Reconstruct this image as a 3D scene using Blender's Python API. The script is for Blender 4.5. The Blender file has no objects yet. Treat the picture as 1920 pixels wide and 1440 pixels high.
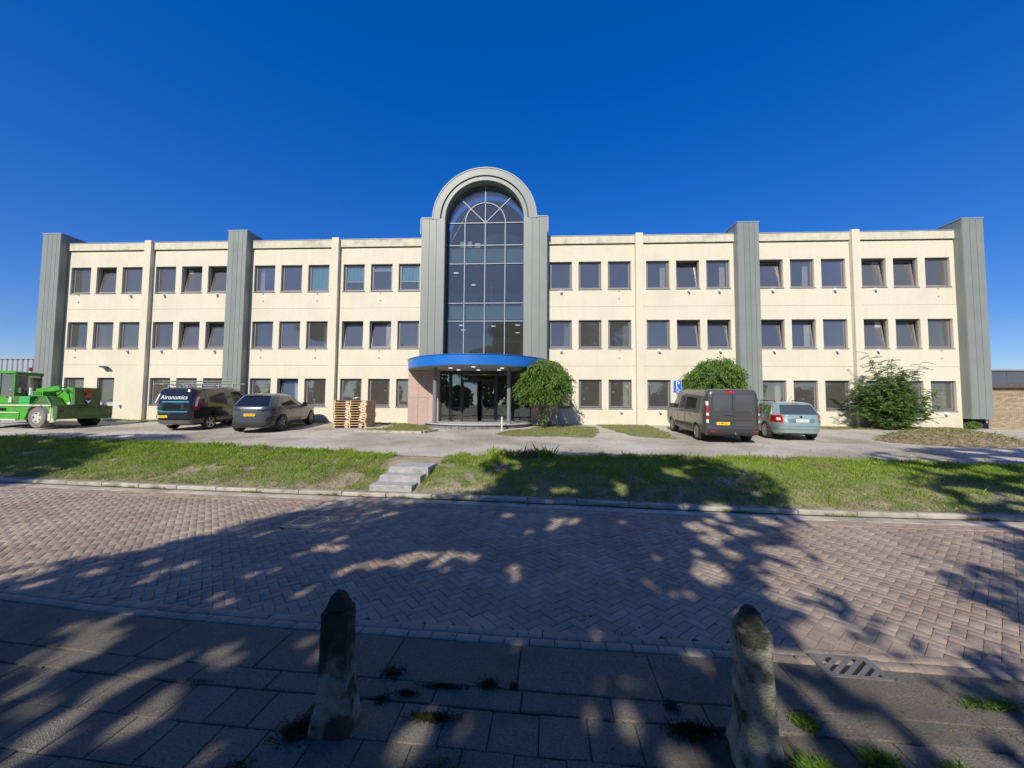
import bpy, bmesh, math, random
import numpy as np
from mathutils import Vector, Matrix, noise
R=math.radians
rng=np.random.default_rng(7); random.seed(7)
SC=bpy.context.scene; COL=SC.collection
# ---------------------------------------------------------------- camera, world, sun, exposure
cd=bpy.data.cameras.new('camera'); cam=bpy.data.objects.new('camera',cd); COL.objects.link(cam)
cd.sensor_fit='HORIZONTAL'; cd.sensor_width=36; cd.lens=36*723/1920; cd.clip_start=.05; cd.clip_end=5000
def Rm(yaw,pitch,roll):
    cy,sy=math.cos(yaw),math.sin(yaw);cp,sp=math.cos(pitch),math.sin(pitch);cr,sr=math.cos(roll),math.sin(roll)
    return Matrix(((cy,-sy,0),(sy,cy,0),(0,0,1)))@Matrix(((1,0,0),(0,cp,-sp),(0,sp,cp)))@Matrix(((cr,0,sr),(0,1,0),(-sr,0,cr)))
M=Rm(R(3.0),R(3.0),R(-.42))
Mc=M@Matrix(((1,0,0),(0,0,-1),(0,1,0)))
cam.matrix_world=Matrix.Translation((0,0,2.0))@Mc.to_4x4()
SC.camera=cam
SUN_EL,SUN_AZ=R(36),R(17)          # azimuth measured from straight behind the viewer, to the left
Sdir=Vector((-math.sin(SUN_AZ)*math.cos(SUN_EL),-math.cos(SUN_AZ)*math.cos(SUN_EL),math.sin(SUN_EL)))
W=bpy.data.worlds.new('World'); SC.world=W; W.use_nodes=True
nt=W.node_tree; nt.nodes.clear()
sky=nt.nodes.new('ShaderNodeTexSky'); sky.sky_type='NISHITA'; sky.sun_disc=False
sky.sun_elevation=SUN_EL; sky.sun_rotation=math.atan2(Sdir.x,Sdir.y); sky.altitude=0; sky.air_density=1.0; sky.dust_density=.15; sky.ozone_density=8.0
hs=nt.nodes.new('ShaderNodeHueSaturation'); hs.inputs['Hue'].default_value=.525; hs.inputs['Saturation'].default_value=1.6; hs.inputs['Value'].default_value=2.25
gm=nt.nodes.new('ShaderNodeGamma'); gm.inputs[1].default_value=.6
bg=nt.nodes.new('ShaderNodeBackground'); bg.inputs['Strength'].default_value=.1
wo=nt.nodes.new('ShaderNodeOutputWorld')
nt.links.new(sky.outputs[0],gm.inputs[0]); nt.links.new(gm.outputs[0],hs.inputs['Color']); nt.links.new(hs.outputs[0],bg.inputs[0]); nt.links.new(bg.outputs[0],wo.inputs[0])
sd=bpy.data.lights.new('sun','SUN'); sd.energy=5.0; sd.angle=R(.55); sd.color=(1,.93,.82)
sun=bpy.data.objects.new('sun',sd); COL.objects.link(sun); sun.rotation_euler=(-Sdir).to_track_quat('-Z','Y').to_euler()
SC.view_settings.view_transform='Standard'; SC.view_settings.look='None'; SC.view_settings.gamma=1; SC.view_settings.exposure=.2
SC.view_settings.use_curve_mapping=False
SC.render.engine='CYCLES'
try:
    SC.cycles.use_denoising=True; SC.cycles.denoiser='OPENIMAGEDENOISE'
except Exception: pass
SC.cycles.max_bounces=7; SC.cycles.transparent_max_bounces=16; SC.cycles.diffuse_bounces=3; SC.cycles.glossy_bounces=3

# ---------------------------------------------------------------- materials
MT={}
def mat(name,c,c2=None,sc=6,rough=.8,bump=0,bsc=60,metal=0,spec=.5,rand=0,coat=0,obj=False,stain=None,ssc=.6,smin=.5,smax=.62,det=6,trans=None,streak=0):
    if name in MT: return MT[name]
    m=bpy.data.materials.new(name); m.use_nodes=True; n=m.node_tree; b=n.nodes['Principled BSDF']; L=n.links.new
    b.inputs['Roughness'].default_value=rough; b.inputs['Metallic'].default_value=metal
    b.inputs['Specular IOR Level'].default_value=spec
    if coat: b.inputs['Coat Weight'].default_value=coat; b.inputs['Coat Roughness'].default_value=.05
    if obj: co=n.nodes.new('ShaderNodeTexCoord').outputs['Object']
    else: co=n.nodes.new('ShaderNodeNewGeometry').outputs['Position']
    def nz(s,d=det):
        t=n.nodes.new('ShaderNodeTexNoise'); t.inputs['Scale'].default_value=s; t.inputs['Detail'].default_value=d; L(co,t.inputs['Vector']); return t.outputs['Fac']
    col=None
    if c2:
        mr=n.nodes.new('ShaderNodeMapRange'); mr.inputs[1].default_value=.35; mr.inputs[2].default_value=.65; L(nz(sc),mr.inputs[0])
        mx=n.nodes.new('ShaderNodeMix'); mx.data_type='RGBA'; mx.inputs[6].default_value=(*c,1); mx.inputs[7].default_value=(*c2,1); L(mr.outputs[0],mx.inputs[0]); col=mx.outputs[2]
    else:
        rg=n.nodes.new('ShaderNodeRGB'); rg.outputs[0].default_value=(*c,1); col=rg.outputs[0]
    if stain:
        mr=n.nodes.new('ShaderNodeMapRange'); mr.inputs[1].default_value=smin; mr.inputs[2].default_value=smax; L(nz(ssc,8),mr.inputs[0])
        mx=n.nodes.new('ShaderNodeMix'); mx.data_type='RGBA'; L(col,mx.inputs[6]); mx.inputs[7].default_value=(*stain,1); L(mr.outputs[0],mx.inputs[0]); col=mx.outputs[2]
    if streak:
        mp=n.nodes.new('ShaderNodeMapping'); mp.inputs['Scale'].default_value=(5,5,.35); L(co,mp.inputs['Vector']); t=n.nodes.new('ShaderNodeTexNoise'); t.inputs['Scale'].default_value=1; t.inputs['Detail'].default_value=7; L(mp.outputs[0],t.inputs['Vector'])
        mr=n.nodes.new('ShaderNodeMapRange'); mr.inputs[1].default_value=.45; mr.inputs[2].default_value=.8; mr.inputs[3].default_value=1; mr.inputs[4].default_value=1-streak; L(t.outputs['Fac'],mr.inputs[0])
        h=n.nodes.new('ShaderNodeHueSaturation'); L(mr.outputs[0],h.inputs['Value']); L(col,h.inputs['Color']); col=h.outputs[0]
    if rand:
        oi=n.nodes.new('ShaderNodeObjectInfo'); at=n.nodes.new('ShaderNodeAttribute'); at.attribute_name='rnd'
        ad=n.nodes.new('ShaderNodeMath'); ad.operation='ADD'; L(oi.outputs['Random'],ad.inputs[0]); L(at.outputs['Fac'],ad.inputs[1])
        fr=n.nodes.new('ShaderNodeMath'); fr.operation='FRACT'; L(ad.outputs[0],fr.inputs[0])
        mr=n.nodes.new('ShaderNodeMapRange'); mr.inputs[3].default_value=1-rand; mr.inputs[4].default_value=1+rand; L(fr.outputs[0],mr.inputs[0])
        h=n.nodes.new('ShaderNodeHueSaturation'); L(mr.outputs[0],h.inputs['Value']); L(col,h.inputs['Color']); col=h.outputs[0]
    L(col,b.inputs['Base Color'])
    if bump:
        bp=n.nodes.new('ShaderNodeBump'); bp.inputs['Strength'].default_value=bump; bp.inputs['Distance'].default_value=.02; L(nz(bsc,4),bp.inputs['Height']); L(bp.outputs[0],b.inputs['Normal'])
    if trans:
        t=n.nodes.new('ShaderNodeBsdfTranslucent'); L(col,t.inputs['Color']); ms=n.nodes.new('ShaderNodeMixShader'); ms.inputs[0].default_value=trans
        L(b.outputs[0],ms.inputs[1]); L(t.outputs[0],ms.inputs[2]); L(ms.outputs[0],n.nodes['Material Output'].inputs['Surface'])
    MT[name]=m; return m
def glass(name,tint,refl,rough=.0,rc=(1,1,1),dust_haze=.06):
    if name in MT: return MT[name]
    m=bpy.data.materials.new(name); m.use_nodes=True; n=m.node_tree; n.nodes.clear(); L=n.links.new
    o=n.nodes.new('ShaderNodeOutputMaterial'); t=n.nodes.new('ShaderNodeBsdfTransparent'); t.inputs[0].default_value=(*tint,1)
    g=n.nodes.new('ShaderNodeBsdfGlossy'); g.inputs['Roughness'].default_value=rough; g.inputs[0].default_value=(*rc,1)
    lw=n.nodes.new('ShaderNodeLayerWeight'); lw.inputs[0].default_value=.35
    mr=n.nodes.new('ShaderNodeMapRange'); mr.inputs[3].default_value=refl; mr.inputs[4].default_value=.95; L(lw.outputs['Fresnel'],mr.inputs[0])
    tc=n.nodes.new('ShaderNodeNewGeometry'); nz=n.nodes.new('ShaderNodeTexNoise'); nz.inputs['Scale'].default_value=1.1; nz.inputs['Detail'].default_value=1; L(tc.outputs['Position'],nz.inputs['Vector'])
    bp=n.nodes.new('ShaderNodeBump'); bp.inputs['Strength'].default_value=.25; bp.inputs['Distance'].default_value=.01; L(nz.outputs['Fac'],bp.inputs['Height']); L(bp.outputs[0],g.inputs['Normal'])
    mx=n.nodes.new('ShaderNodeMixShader'); L(mr.outputs[0],mx.inputs[0]); L(t.outputs[0],mx.inputs[1]); L(g.outputs[0],mx.inputs[2])
    df=n.nodes.new('ShaderNodeBsdfDiffuse'); df.inputs[0].default_value=(.62,.60,.55,1); m2=n.nodes.new('ShaderNodeMixShader'); m2.inputs[0].default_value=dust_haze; L(mx.outputs[0],m2.inputs[1]); L(df.outputs[0],m2.inputs[2]); L(m2.outputs[0],o.inputs[0])  # pale diffuse mix: dust film, also standing in for reflected sky haze
    MT[name]=m; return m
def emit(name,c,s):
    if name in MT: return MT[name]
    m=bpy.data.materials.new(name); m.use_nodes=True; b=m.node_tree.nodes['Principled BSDF']
    b.inputs['Base Color'].default_value=(*c,1); b.inputs['Emission Color'].default_value=(*c,1); b.inputs['Emission Strength'].default_value=s; MT[name]=m; return m

# ---------------------------------------------------------------- mesh helpers
class MB:
    def __init__(s): s.v=[]; s.f=[]; s.m=[]; s.mi=0
    def quad(s,a,b,c,d): s.poly([a,b,c,d])
    def poly(s,pts):
        n=len(s.v); s.v+= [tuple(p) for p in pts]; s.f.append(tuple(range(n,n+len(pts)))); s.m.append(s.mi)
    def box(s,x0,x1,y0,y1,z0,z1,T=None):
        p=[(x0,y0,z0),(x1,y0,z0),(x1,y1,z0),(x0,y1,z0),(x0,y0,z1),(x1,y0,z1),(x1,y1,z1),(x0,y1,z1)]
        if T is not None: p=[tuple(T@Vector(q)) for q in p]
        n=len(s.v); s.v+=p
        for f in ((0,3,2,1),(4,5,6,7),(0,1,5,4),(1,2,6,5),(2,3,7,6),(3,0,4,7)): s.f.append(tuple(n+i for i in f)); s.m.append(s.mi)
        return s
    def bbox(s,x0,x1,y0,y1,z0,z1,b=.01,T=None):     # box with bevelled top edge (12-ish quads)
        p=[(x0,y0,z0),(x1,y0,z0),(x1,y1,z0),(x0,y1,z0),(x0,y0,z1-b),(x1,y0,z1-b),(x1,y1,z1-b),(x0,y1,z1-b),(x0+b,y0+b,z1),(x1-b,y0+b,z1),(x1-b,y1-b,z1),(x0+b,y1-b,z1)]
        if T is not None: p=[tuple(T@Vector(q)) for q in p]
        n=len(s.v); s.v+=p
        for f in ((0,3,2,1),(8,9,10,11),(0,1,5,4),(1,2,6,5),(2,3,7,6),(3,0,4,7),(4,5,9,8),(5,6,10,9),(6,7,11,10),(7,4,8,11)): s.f.append(tuple(n+i for i in f)); s.m.append(s.mi)
        return s
    def cyl(s,p0,p1,r0,r1=None,n=12,cap=True):
        p0=Vector(p0);p1=Vector(p1); r1=r0 if r1 is None else r1; d=(p1-p0).normalized()
        u=d.orthogonal().normalized(); w=d.cross(u); k=len(s.v)
        for p,r in ((p0,r0),(p1,r1)):
            for i in range(n):
                a=2*math.pi*i/n; s.v.append(tuple(p+u*(r*math.cos(a))+w*(r*math.sin(a))))
        for i in range(n):
            j=(i+1)%n; s.f.append((k+i,k+j,k+n+j,k+n+i)); s.m.append(s.mi)
        if cap: s.f.append(tuple(k+i for i in reversed(range(n)))); s.f.append(tuple(k+n+i for i in range(n))); s.m+= [s.mi,s.mi]
        return s
    def prism(s,pts,ax,a,b):    # pts 2D polygon, extruded along axis ax from a to b
        def P(p,t): return {'x':(t,p[0],p[1]),'y':(p[0],t,p[1]),'z':(p[0],p[1],t)}[ax]
        n=len(pts);k=len(s.v); s.v+=[P(p,a) for p in pts]+[P(p,b) for p in pts]
        for i in range(n): j=(i+1)%n; s.f.append((k+i,k+j,k+n+j,k+n+i)); s.m.append(s.mi)
        s.f.append(tuple(k+i for i in reversed(range(n)))); s.f.append(tuple(k+n+i for i in range(n))); s.m+=[s.mi]*2
        return s
    def ring(s,cx,cz,r0,r1,y0,y1,a0=0,a1=math.pi,n=48):  # arch band, front at y0
        k=len(s.v)
        for i in range(n+1):
            a=a0+(a1-a0)*i/n; c,q=math.cos(a),math.sin(a)
            s.v+=[(cx+r0*c,y0,cz+r0*q),(cx+r1*c,y0,cz+r1*q),(cx+r1*c,y1,cz+r1*q),(cx+r0*c,y1,cz+r0*q)]
        for i in range(n):
            b=k+4*i
            for q in range(4): s.f.append((b+q,b+(q+1)%4,b+4+(q+1)%4,b+4+q)); s.m.append(s.mi)
        s.f.append((k,k+1,k+2,k+3)); e=k+4*n; s.f.append((e+3,e+2,e+1,e)); s.m+=[s.mi]*2
        return s
    def mesh(s,name,mats,smooth=None):
        me=bpy.data.meshes.new(name); me.from_pydata(s.v,[],s.f)
        if not isinstance(mats,(list,tuple)): mats=[mats]
        for m in mats: me.materials.append(m)
        if len(mats)>1: me.polygons.foreach_set('material_index',s.m)
        bm=bmesh.new(); bm.from_mesh(me); bmesh.ops.recalc_face_normals(bm,faces=bm.faces); bm.to_mesh(me); bm.free()
        if smooth: smoothm(me,smooth)
        me.update(); return me
    def build(s,name,mats,parent=None,smooth=None,**k): return add(name,s.mesh(name,mats,smooth),parent,**k)
def smoothm(me,ang=40):
    me.polygons.foreach_set('use_smooth',[True]*len(me.polygons))
    try: me.set_sharp_from_angle(angle=R(ang))
    except Exception: pass
def add(name,me,parent=None,loc=None,rot=None,**k):
    o=bpy.data.objects.new(name,me); COL.objects.link(o)
    if parent: o.parent=parent
    if loc is not None: o.location=loc
    if rot is not None: o.rotation_euler=rot
    for q,v in k.items(): o[q]=v
    return o
def thing(name,label,cat,loc=(0,0,0),rz=0,group=None):
    o=add(name,None,None,loc,(0,0,rz),label=label,category=cat)
    if group: o['group']=group
    return o
def npmesh(name,V,Fq,mats,rnd=None,smooth=False,k=None):
    k=k or Fq.shape[1]; me=bpy.data.meshes.new(name); nf=len(Fq)
    me.vertices.add(len(V)); me.vertices.foreach_set('co',np.asarray(V,np.float32).ravel())
    me.loops.add(nf*k); me.loops.foreach_set('vertex_index',Fq.astype(np.int32).ravel())
    me.polygons.add(nf); me.polygons.foreach_set('loop_start',np.arange(0,nf*k,k,dtype=np.int32)); me.polygons.foreach_set('loop_total',np.full(nf,k,np.int32))
    if rnd is not None:
        a=me.attributes.new('rnd','FLOAT','FACE'); a.data.foreach_set('value',np.asarray(rnd,np.float32))
    for m in (mats if isinstance(mats,(list,tuple)) else [mats]): me.materials.append(m)
    if smooth: me.polygons.foreach_set('use_smooth',[True]*nf)
    me.update(calc_edges=True); me.validate(); return me
def text(name,s,size,m,parent,loc,rot,ext=.002,shear=0,ax='CENTER',sx=1):
    c=bpy.data.curves.new(name,'FONT'); c.body=s; c.size=size; c.extrude=ext; c.align_x=ax; c.align_y='CENTER'; c.shear=shear; c.resolution_u=3
    o=bpy.data.objects.new('tmp',c); COL.objects.link(o); bpy.context.view_layer.update()
    me=bpy.data.meshes.new_from_object(o.evaluated_get(bpy.context.evaluated_depsgraph_get())); bpy.data.objects.remove(o)
    me.materials.clear(); me.materials.append(m); r=add(name,me,parent,loc,rot); r.scale=(sx,1,1); return r

# ---------------------------------------------------------------- terrain profile
FARX=[-60,-30,-12.94,-9.86,-7.1,-4.54,-2.86,-1.06,1.08,3.04,4.88,6.65,8.59,20,60]
FARY=[12.5,10.3,8.85,8.57,8.36,8.18,8.06,7.95,7.76,7.56,7.42,7.33,7.31,7.4,7.6]
NEAX=[-60,-12,-5.4,-4.0,-2.35,-.89,.02,1.09,1.9,3.63,12,60]
NEAY=[9,4.75,3.72,3.55,3.43,3.36,3.31,3.27,3.24,3.14,2.7,-1]
BAKX=[-60,-21,-15.8,-10.64,-6.57,-3.98,-2.48,.7,3,6,9,12,20,60]
BAKY=[20,14.3,13.5,12.4,11.7,11.0,10.8,11.1,11.3,11.2,11.3,10.4,10,10]
def fary(x): return float(np.interp(x,FARX,FARY))
def neay(x): return float(np.interp(x,NEAX,NEAY))
def baky(x): return float(np.interp(x,BAKX,BAKY))
def lotz(x,y): return .5+min(max(0,y-baky(x)),12-0*x)*.04 if y<24 else .5+.48
def lotz(x,y):
    b=baky(x); return float(.5+.42*min(1,max(0,(y-b)/(21.3-b))))
def vergez(x,y):
    k0=fary(x)+.35; k1=baky(x); t=(y-k0)/(k1-k0)
    if t<0: return .1
    if t>1: return lotz(x,y)
    return .1+.4*(1-(1-t)**1.7)
def grid(name,xs,yf,nrow,zf,m,jit=0,**k):
    V=[];Fq=[]
    for x in xs:
        y0,y1=yf(x)
        for j in range(nrow+1):
            y=y0+(y1-y0)*j/nrow; V.append((x,y,zf(x,y)+(noise.noise(Vector((x*1.3,y*1.3,0)))*jit if 0<j<nrow else 0)))
    n=nrow+1
    for i in range(len(xs)-1):
        for j in range(nrow): a=i*n+j; Fq.append((a,a+n,a+n+1,a+1))
    return add(name,npmesh(name,np.array(V),np.array(Fq),m,smooth=True),None,**k)
m_soil=mat('soil',(.30,.25,.16),(.16,.135,.08),3,.95,.6,25,stain=(.32,.27,.17),ssc=1.2,smin=.5,smax=.7)
m_lot=mat('lot_paving',(.47,.425,.355),(.37,.33,.27),1.1,.95,.8,45,stain=(.27,.235,.18),ssc=.45,smin=.46,smax=.66,det=9)
m_bed=mat('joint_sand',(.085,.072,.052),(.05,.045,.032),8,.95,.4,60)
m_ground=mat('ground_soil',(.12,.13,.06),(.09,.08,.05),.05,.95)
xs=list(np.linspace(-60,-24,19))+list(np.linspace(-23,23,93))+list(np.linspace(24,60,19))
b=MB(); b.quad((-2000,-2000,-.25),(2000,-2000,-.25),(2000,2000,-.25),(-2000,2000,-.25)); b.build('ground',m_ground,kind='structure')
road=grid('road',xs,lambda x:(neay(x)-.02,fary(x)-.02),4,lambda x,y:-.012,m_bed,kind='structure')
grid('verge',xs,lambda x:(fary(x)+.12,baky(x)+.06),16,lambda x,y:vergez(x,y)-.01,m_soil,.03,kind='structure')
def lf(x): return (baky(x)+.05,22.5)
lot=grid('parking_lot',xs,lf,22,lambda x,y:lotz(x,y),m_lot,.02,kind='structure')
b=MB(); b.quad((-600,22.49,.915),(600,22.49,.915),(600,500,.915),(-600,500,.915)); b.quad((-600,12,.9),(-59.9,12,.9),(-59.9,22.5,.9),(-600,22.5,.9)); b.quad((59.9,10,.9),(600,10,.9),(600,22.5,.9),(59.9,22.5,.9))
b.build('yard',m_lot,kind='structure')
walk=grid('sidewalk',xs,lambda x:(-14,neay(x)-.02),2,lambda x,y:-.02,m_bed,kind='structure')

# ---------------------------------------------------------------- road bricks: herringbone at 45 degrees
m_brick=mat('clay_brick',(.345,.262,.195),(.25,.182,.138),55,.9,.6,140,rand=.13,stain=(.37,.30,.225),ssc=1.1,smin=.42,smax=.70)
def brickmesh(l,w,h,bv,m,n):
    return MB().bbox(-l/2,l/2,-w/2,w/2,-h,0,bv).mesh(n,m)
bm_share=[brickmesh(.189,.093,.06,.0035,m_brick,'brick') for _ in range(2)]
A=.096; c45=math.cos(R(41)); s45=math.sin(R(41)); bricks=[]
for i in range(-170,230):
    for j in range(-170,230):
        c=(i-j)%4
        if c==0: u,v,ra=(i+1)*A,(j+.5)*A,0
        elif c==3: u,v,ra=(i+.5)*A,(j+1)*A,90
        else: continue
        x=u*c45-v*s45; y=u*s45+v*c45
        if not(-24<x<17): continue
        if y<neay(x)+.16 or y>fary(x)-.42: continue
        if -4.1<x<-3.36 and 6.0<y<6.78 and abs(x+3.72)<.36 and abs(y-6.41)<.36: continue
        bricks.append((x,y,41+ra))
bricks.sort(key=lambda q:q[0]**2+q[1]**2)
vis=[q for q in bricks if abs(q[0]+.05*q[1])<1.36*q[1]]
near=set(vis[:300]); t=MB()
for q in vis[:300]:
    o=add('brick',bm_share[0],road,(q[0],q[1],random.uniform(-.003,.002)),(R(random.uniform(-.7,.7)),R(random.uniform(-.7,.7)),R(q[2]+random.uniform(-1.0,1.0))))
def manybox(items,l,w,h,bv,name,m,parent,**k):
    base=MB().bbox(-l/2,l/2,-w/2,w/2,-h,0,bv); bv_=np.array(base.v); bf=np.array([f for f in base.f][1:])
    n=len(items); it=np.array(items); a=np.radians(it[:,3]); ca,sa=np.cos(a),np.sin(a)
    V=np.zeros((n,len(bv_),3)); V[:,:,0]=it[:,None,0]+ca[:,None]*bv_[None,:,0]-sa[:,None]*bv_[None,:,1]; V[:,:,1]=it[:,None,1]+sa[:,None]*bv_[None,:,0]+ca[:,None]*bv_[None,:,1]
    V[:,:,2]=it[:,None,2]+bv_[None,:,2]+ (rng.uniform(-.012,.012,n)[:,None]*bv_[None,:,0]*2+rng.uniform(-.012,.012,n)[:,None]*bv_[None,:,1]*2)
    Fq=(bf[None]+np.arange(n)[:,None,None]*len(bv_)).reshape(-1,4)
    return add(name,npmesh(name,V.reshape(-1,3),Fq,m,rnd=np.repeat(rng.uniform(0,1,n),len(bf))),parent,**k)
rest=[(q[0],q[1],random.uniform(-.004,.003),q[2]+random.uniform(-1.2,1.2)) for q in bricks if q not in near]
manybox(rest,.189,.093,.05,.0035,'far_bricks',m_brick,road,kind='stuff')
# edge courses
def along(fy,x0,x1,step,off):
    x=x0; out=[]
    while x<x1:
        y=fy(x)+off; a=math.atan2(fy(x+.2)-fy(x),.2); xm=x+step*math.cos(a)/2; out.append((xm,fy(xm)+off,a)); x+=step*math.cos(a)
    return out
ed=[]
for r in range(2):
    for k,(x,y,a) in enumerate(along(neay,-12-r*.1,12,.212,.055+r*.107)): ed.append((x,y,.004+random.uniform(-.003,.003),math.degrees(a)+random.uniform(-.6,.6)))
for r in range(3):
    for k,(x,y,a) in enumerate(along(fary,-24-r*.1,17,.212,-.36+r*.107-.14)): ed.append((x,y,.005+random.uniform(-.003,.003),math.degrees(a)+random.uniform(-.6,.6)))
manybox(ed,.206,.1,.05,.007,'edging_bricks',m_brick,road,kind='stuff')

# far kerb: pale gutter slabs and kerb stones
m_kerb=mat('kerb_concrete',(.42,.38,.31),(.33,.30,.25),5,.9,.4,80,rand=.12,stain=(.20,.19,.14),ssc=2.5,smin=.52,smax=.7)
m_gut=mat('gutter_concrete',(.44,.39,.31),(.36,.31,.24),4,.95,.3,80,rand=.1,stain=(.24,.20,.14),ssc=1.6,smin=.5,smax=.68)
kb=MB()
for i,x in enumerate(np.linspace(-60,59,120)): pass
kerb=grid('kerb',xs,lambda x:(fary(x)-.02,fary(x)+.2),1,lambda x,y:.02,m_bed,kind='structure')
kme=MB().bbox(-.492,.492,-.06,.06,-.15,0,.018).mesh('kerb_stone',m_kerb)
gme=MB().bbox(-.247,.247,-.15,.15,-.06,0,.006).mesh('gutter_slab',m_gut)
for x,y,a in along(fary,-26,20,1.0,.10): add('kerb_stone',kme,kerb,(x,y,.092+random.uniform(-.010,.008)),(0,R(random.uniform(-.4,.4)),a))
for x,y,a in along(fary,-22,16,.5,-.115): add('gutter_slab',gme,kerb,(x,y,.012+random.uniform(-.003,.003)),(0,0,a))

# sidewalk: slabs along the road, narrow kerb row, square tiles
m_slab=mat('exposed_slab',(.20,.175,.13),(.115,.10,.077),70,.95,.9,150,rand=.1,stain=(.09,.085,.065),ssc=1.5,smin=.5,smax=.7)
m_tile=mat('paving_tile',(.20,.175,.13),(.125,.11,.083),60,.95,.8,140,rand=.16,stain=(.08,.078,.058),ssc=1.8,smin=.5,smax=.68)
slab=MB().bbox(-.497,.497,-.247,.247,-.08,0,.006).mesh('slab',m_slab)
kst=MB().bbox(-.297,.297,-.092,.092,-.08,0,.006).mesh('edge_stone',m_slab)
tl=MB().bbox(-.1475,.1475,-.1475,.1475,-.06,0,.005).mesh('paving_tile',m_tile)
for x,y,a in along(neay,-11,9,1.0,-.26): add('slab',slab,walk,(x,y,.004+random.uniform(-.002,.003)),(0,0,a))
for x,y,a in along(neay,-9,8,.6,-.605): add('edge_stone',kst,walk,(x,y,.002+random.uniform(-.002,.003)),(0,0,a))
tz=[]
for r in range(14):
    for k,(x,y,a) in enumerate(along(neay,-8-(r%2)*.15,7,.3,-.855-.3*r)):
        hole=(abs(x+1.22)<.2 and abs(y-2.46)<.12) or (abs(x-1.28)<.2 and abs(y-2.36)<.12) or (abs(x-.1)<.35 and abs(y-2.55)<.001)
        if hole: continue
        z=random.uniform(-.004,.004)
        if y>1.6 and abs(x)<1.4*y+.3: add('paving_tile',tl,walk,(x,y,z),(R(random.uniform(-.5,.5)),R(random.uniform(-.5,.5)),a))
        else: tz.append((x,y,z,math.degrees(a)))
manybox(tz,.295,.295,.05,.005,'near_tiles',m_tile,walk,kind='stuff')

# drain grate and manhole cover
m_iron=mat('cast_iron',(.24,.225,.20),(.18,.17,.15),12,.6,.2,90,metal=.5)
m_dark=mat('dark_void',(.006,.006,.006),rough=.9)
t=thing('drain_grate','cast iron slatted drain grate set in the slabs by the right bollard','drain grate',(2.43,3.2,0),R(-4))
t2=MB()
for x0,x1,y0,y1 in ((-.22,.22,-.13,-.105),(-.22,.22,.105,.13),(-.22,-.17,-.105,.105),(.17,.22,-.105,.105)): t2.box(x0,x1,y0,y1,-.02,.014)
t2.build('frame',m_iron,t); MB().box(-.17,.17,-.105,.105,-.01,.006).build('shaft',m_dark,t)
def clipx(P,lo,hi):
    for s_,c in ((1,lo),(-1,hi)):
        o=[]
        for i in range(len(P)):
            a,b_=P[i-1],P[i]; ia=(a[0]-c)*s_>=0; ib=(b_[0]-c)*s_>=0
            if ia!=ib: f=(c-a[0])/(b_[0]-a[0]); o.append((c,a[1]+(b_[1]-a[1])*f))
            if ib: o.append(b_)
        P=o
        if not P: return P
    return P
for k in range(-2,6):
    x=-.13+k*.088; P_=clipx([(x-.12-.024,-.105),(x-.12+.024,-.105),(x+.12+.024,.105),(x+.12-.024,.105)],-.17,.17)
    if len(P_)>2: MB().prism(P_,'z',.007,.014).build('bar',m_iron,t)
t=thing('manhole_cover','worn square cast iron manhole cover with a round lid in the brick road','manhole cover',(-3.72,6.41,0),R(-2))
MB().box(-.34,.34,-.34,.34,-.03,.006).build('frame',m_iron,t)
MB().cyl((0,0,0),(0,0,.012),.29,n=40).build('lid',mat('iron_lid',(.24,.225,.195),(.16,.15,.13),30,.7,.2,90,metal=.3),t)
k2=MB(); k2.ring(0,0,.275,.29,0,.006,0,2*math.pi,40); k2.v=[(x,z,.012+y) for x,y,z in k2.v]
k2.build('lid_rim',mat('iron_rim',(.5,.48,.42),rough=.6),t)
for k in range(5): MB().box(-.12,.12,-.155+k*.07,-.12+k*.07,.0125,.0135).build('slot',m_dark,t)

# concrete steps up the verge
m_step=mat('precast_concrete',(.37,.365,.35),(.29,.285,.27),9,.85,.35,120,stain=(.22,.22,.20),ssc=3,smin=.55,smax=.7)
t=thing('garden_steps','three grey precast concrete steps climbing the grass verge','steps',(-3.08,8.36,0),R(-3))
for k in range(3):
    sh=MB(); y0=k*.40; sh.bbox(-.48+k*.05,.48+k*.05,y0,y0+.52 if k<2 else y0+.72,-.05 if k==0 else .0,.08+.135*(k+1),.012); sh.build('step',m_step,t)

# ---------------------------------------------------------------- bollards
m_bol=mat('bollard_concrete',(.27,.265,.21),(.17,.175,.13),14,.95,1,70,obj=True,stain=(.03,.035,.02),ssc=5,smin=.44,smax=.56)
def lichen(m,zlo,zhi):   # dark lichen over the upper part of the post, patchy lower edge
    n=m.node_tree; L=n.links.new; b=n.nodes['Principled BSDF']; src=b.inputs['Base Color'].links[0].from_socket
    tc=n.nodes.new('ShaderNodeTexCoord'); sp=n.nodes.new('ShaderNodeSeparateXYZ'); L(tc.outputs['Object'],sp.inputs[0])
    nz=n.nodes.new('ShaderNodeTexNoise'); nz.inputs['Scale'].default_value=7; nz.inputs['Detail'].default_value=8; L(tc.outputs['Object'],nz.inputs['Vector'])
    ma=n.nodes.new('ShaderNodeMath'); ma.operation='MULTIPLY_ADD'; L(nz.outputs['Fac'],ma.inputs[0]); ma.inputs[1].default_value=.9; L(sp.outputs['Z'],ma.inputs[2])
    mr=n.nodes.new('ShaderNodeMapRange'); mr.inputs[1].default_value=zlo; mr.inputs[2].default_value=zhi; L(ma.outputs[0],mr.inputs[0])
    mx=n.nodes.new('ShaderNodeMix'); mx.data_type='RGBA'; L(mr.outputs[0],mx.inputs[0]); L(src,mx.inputs[6]); mx.inputs[7].default_value=(.022,.026,.018,1); L(mx.outputs[2],b.inputs['Base Color'])
lichen(m_bol,.78,1.0)
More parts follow.
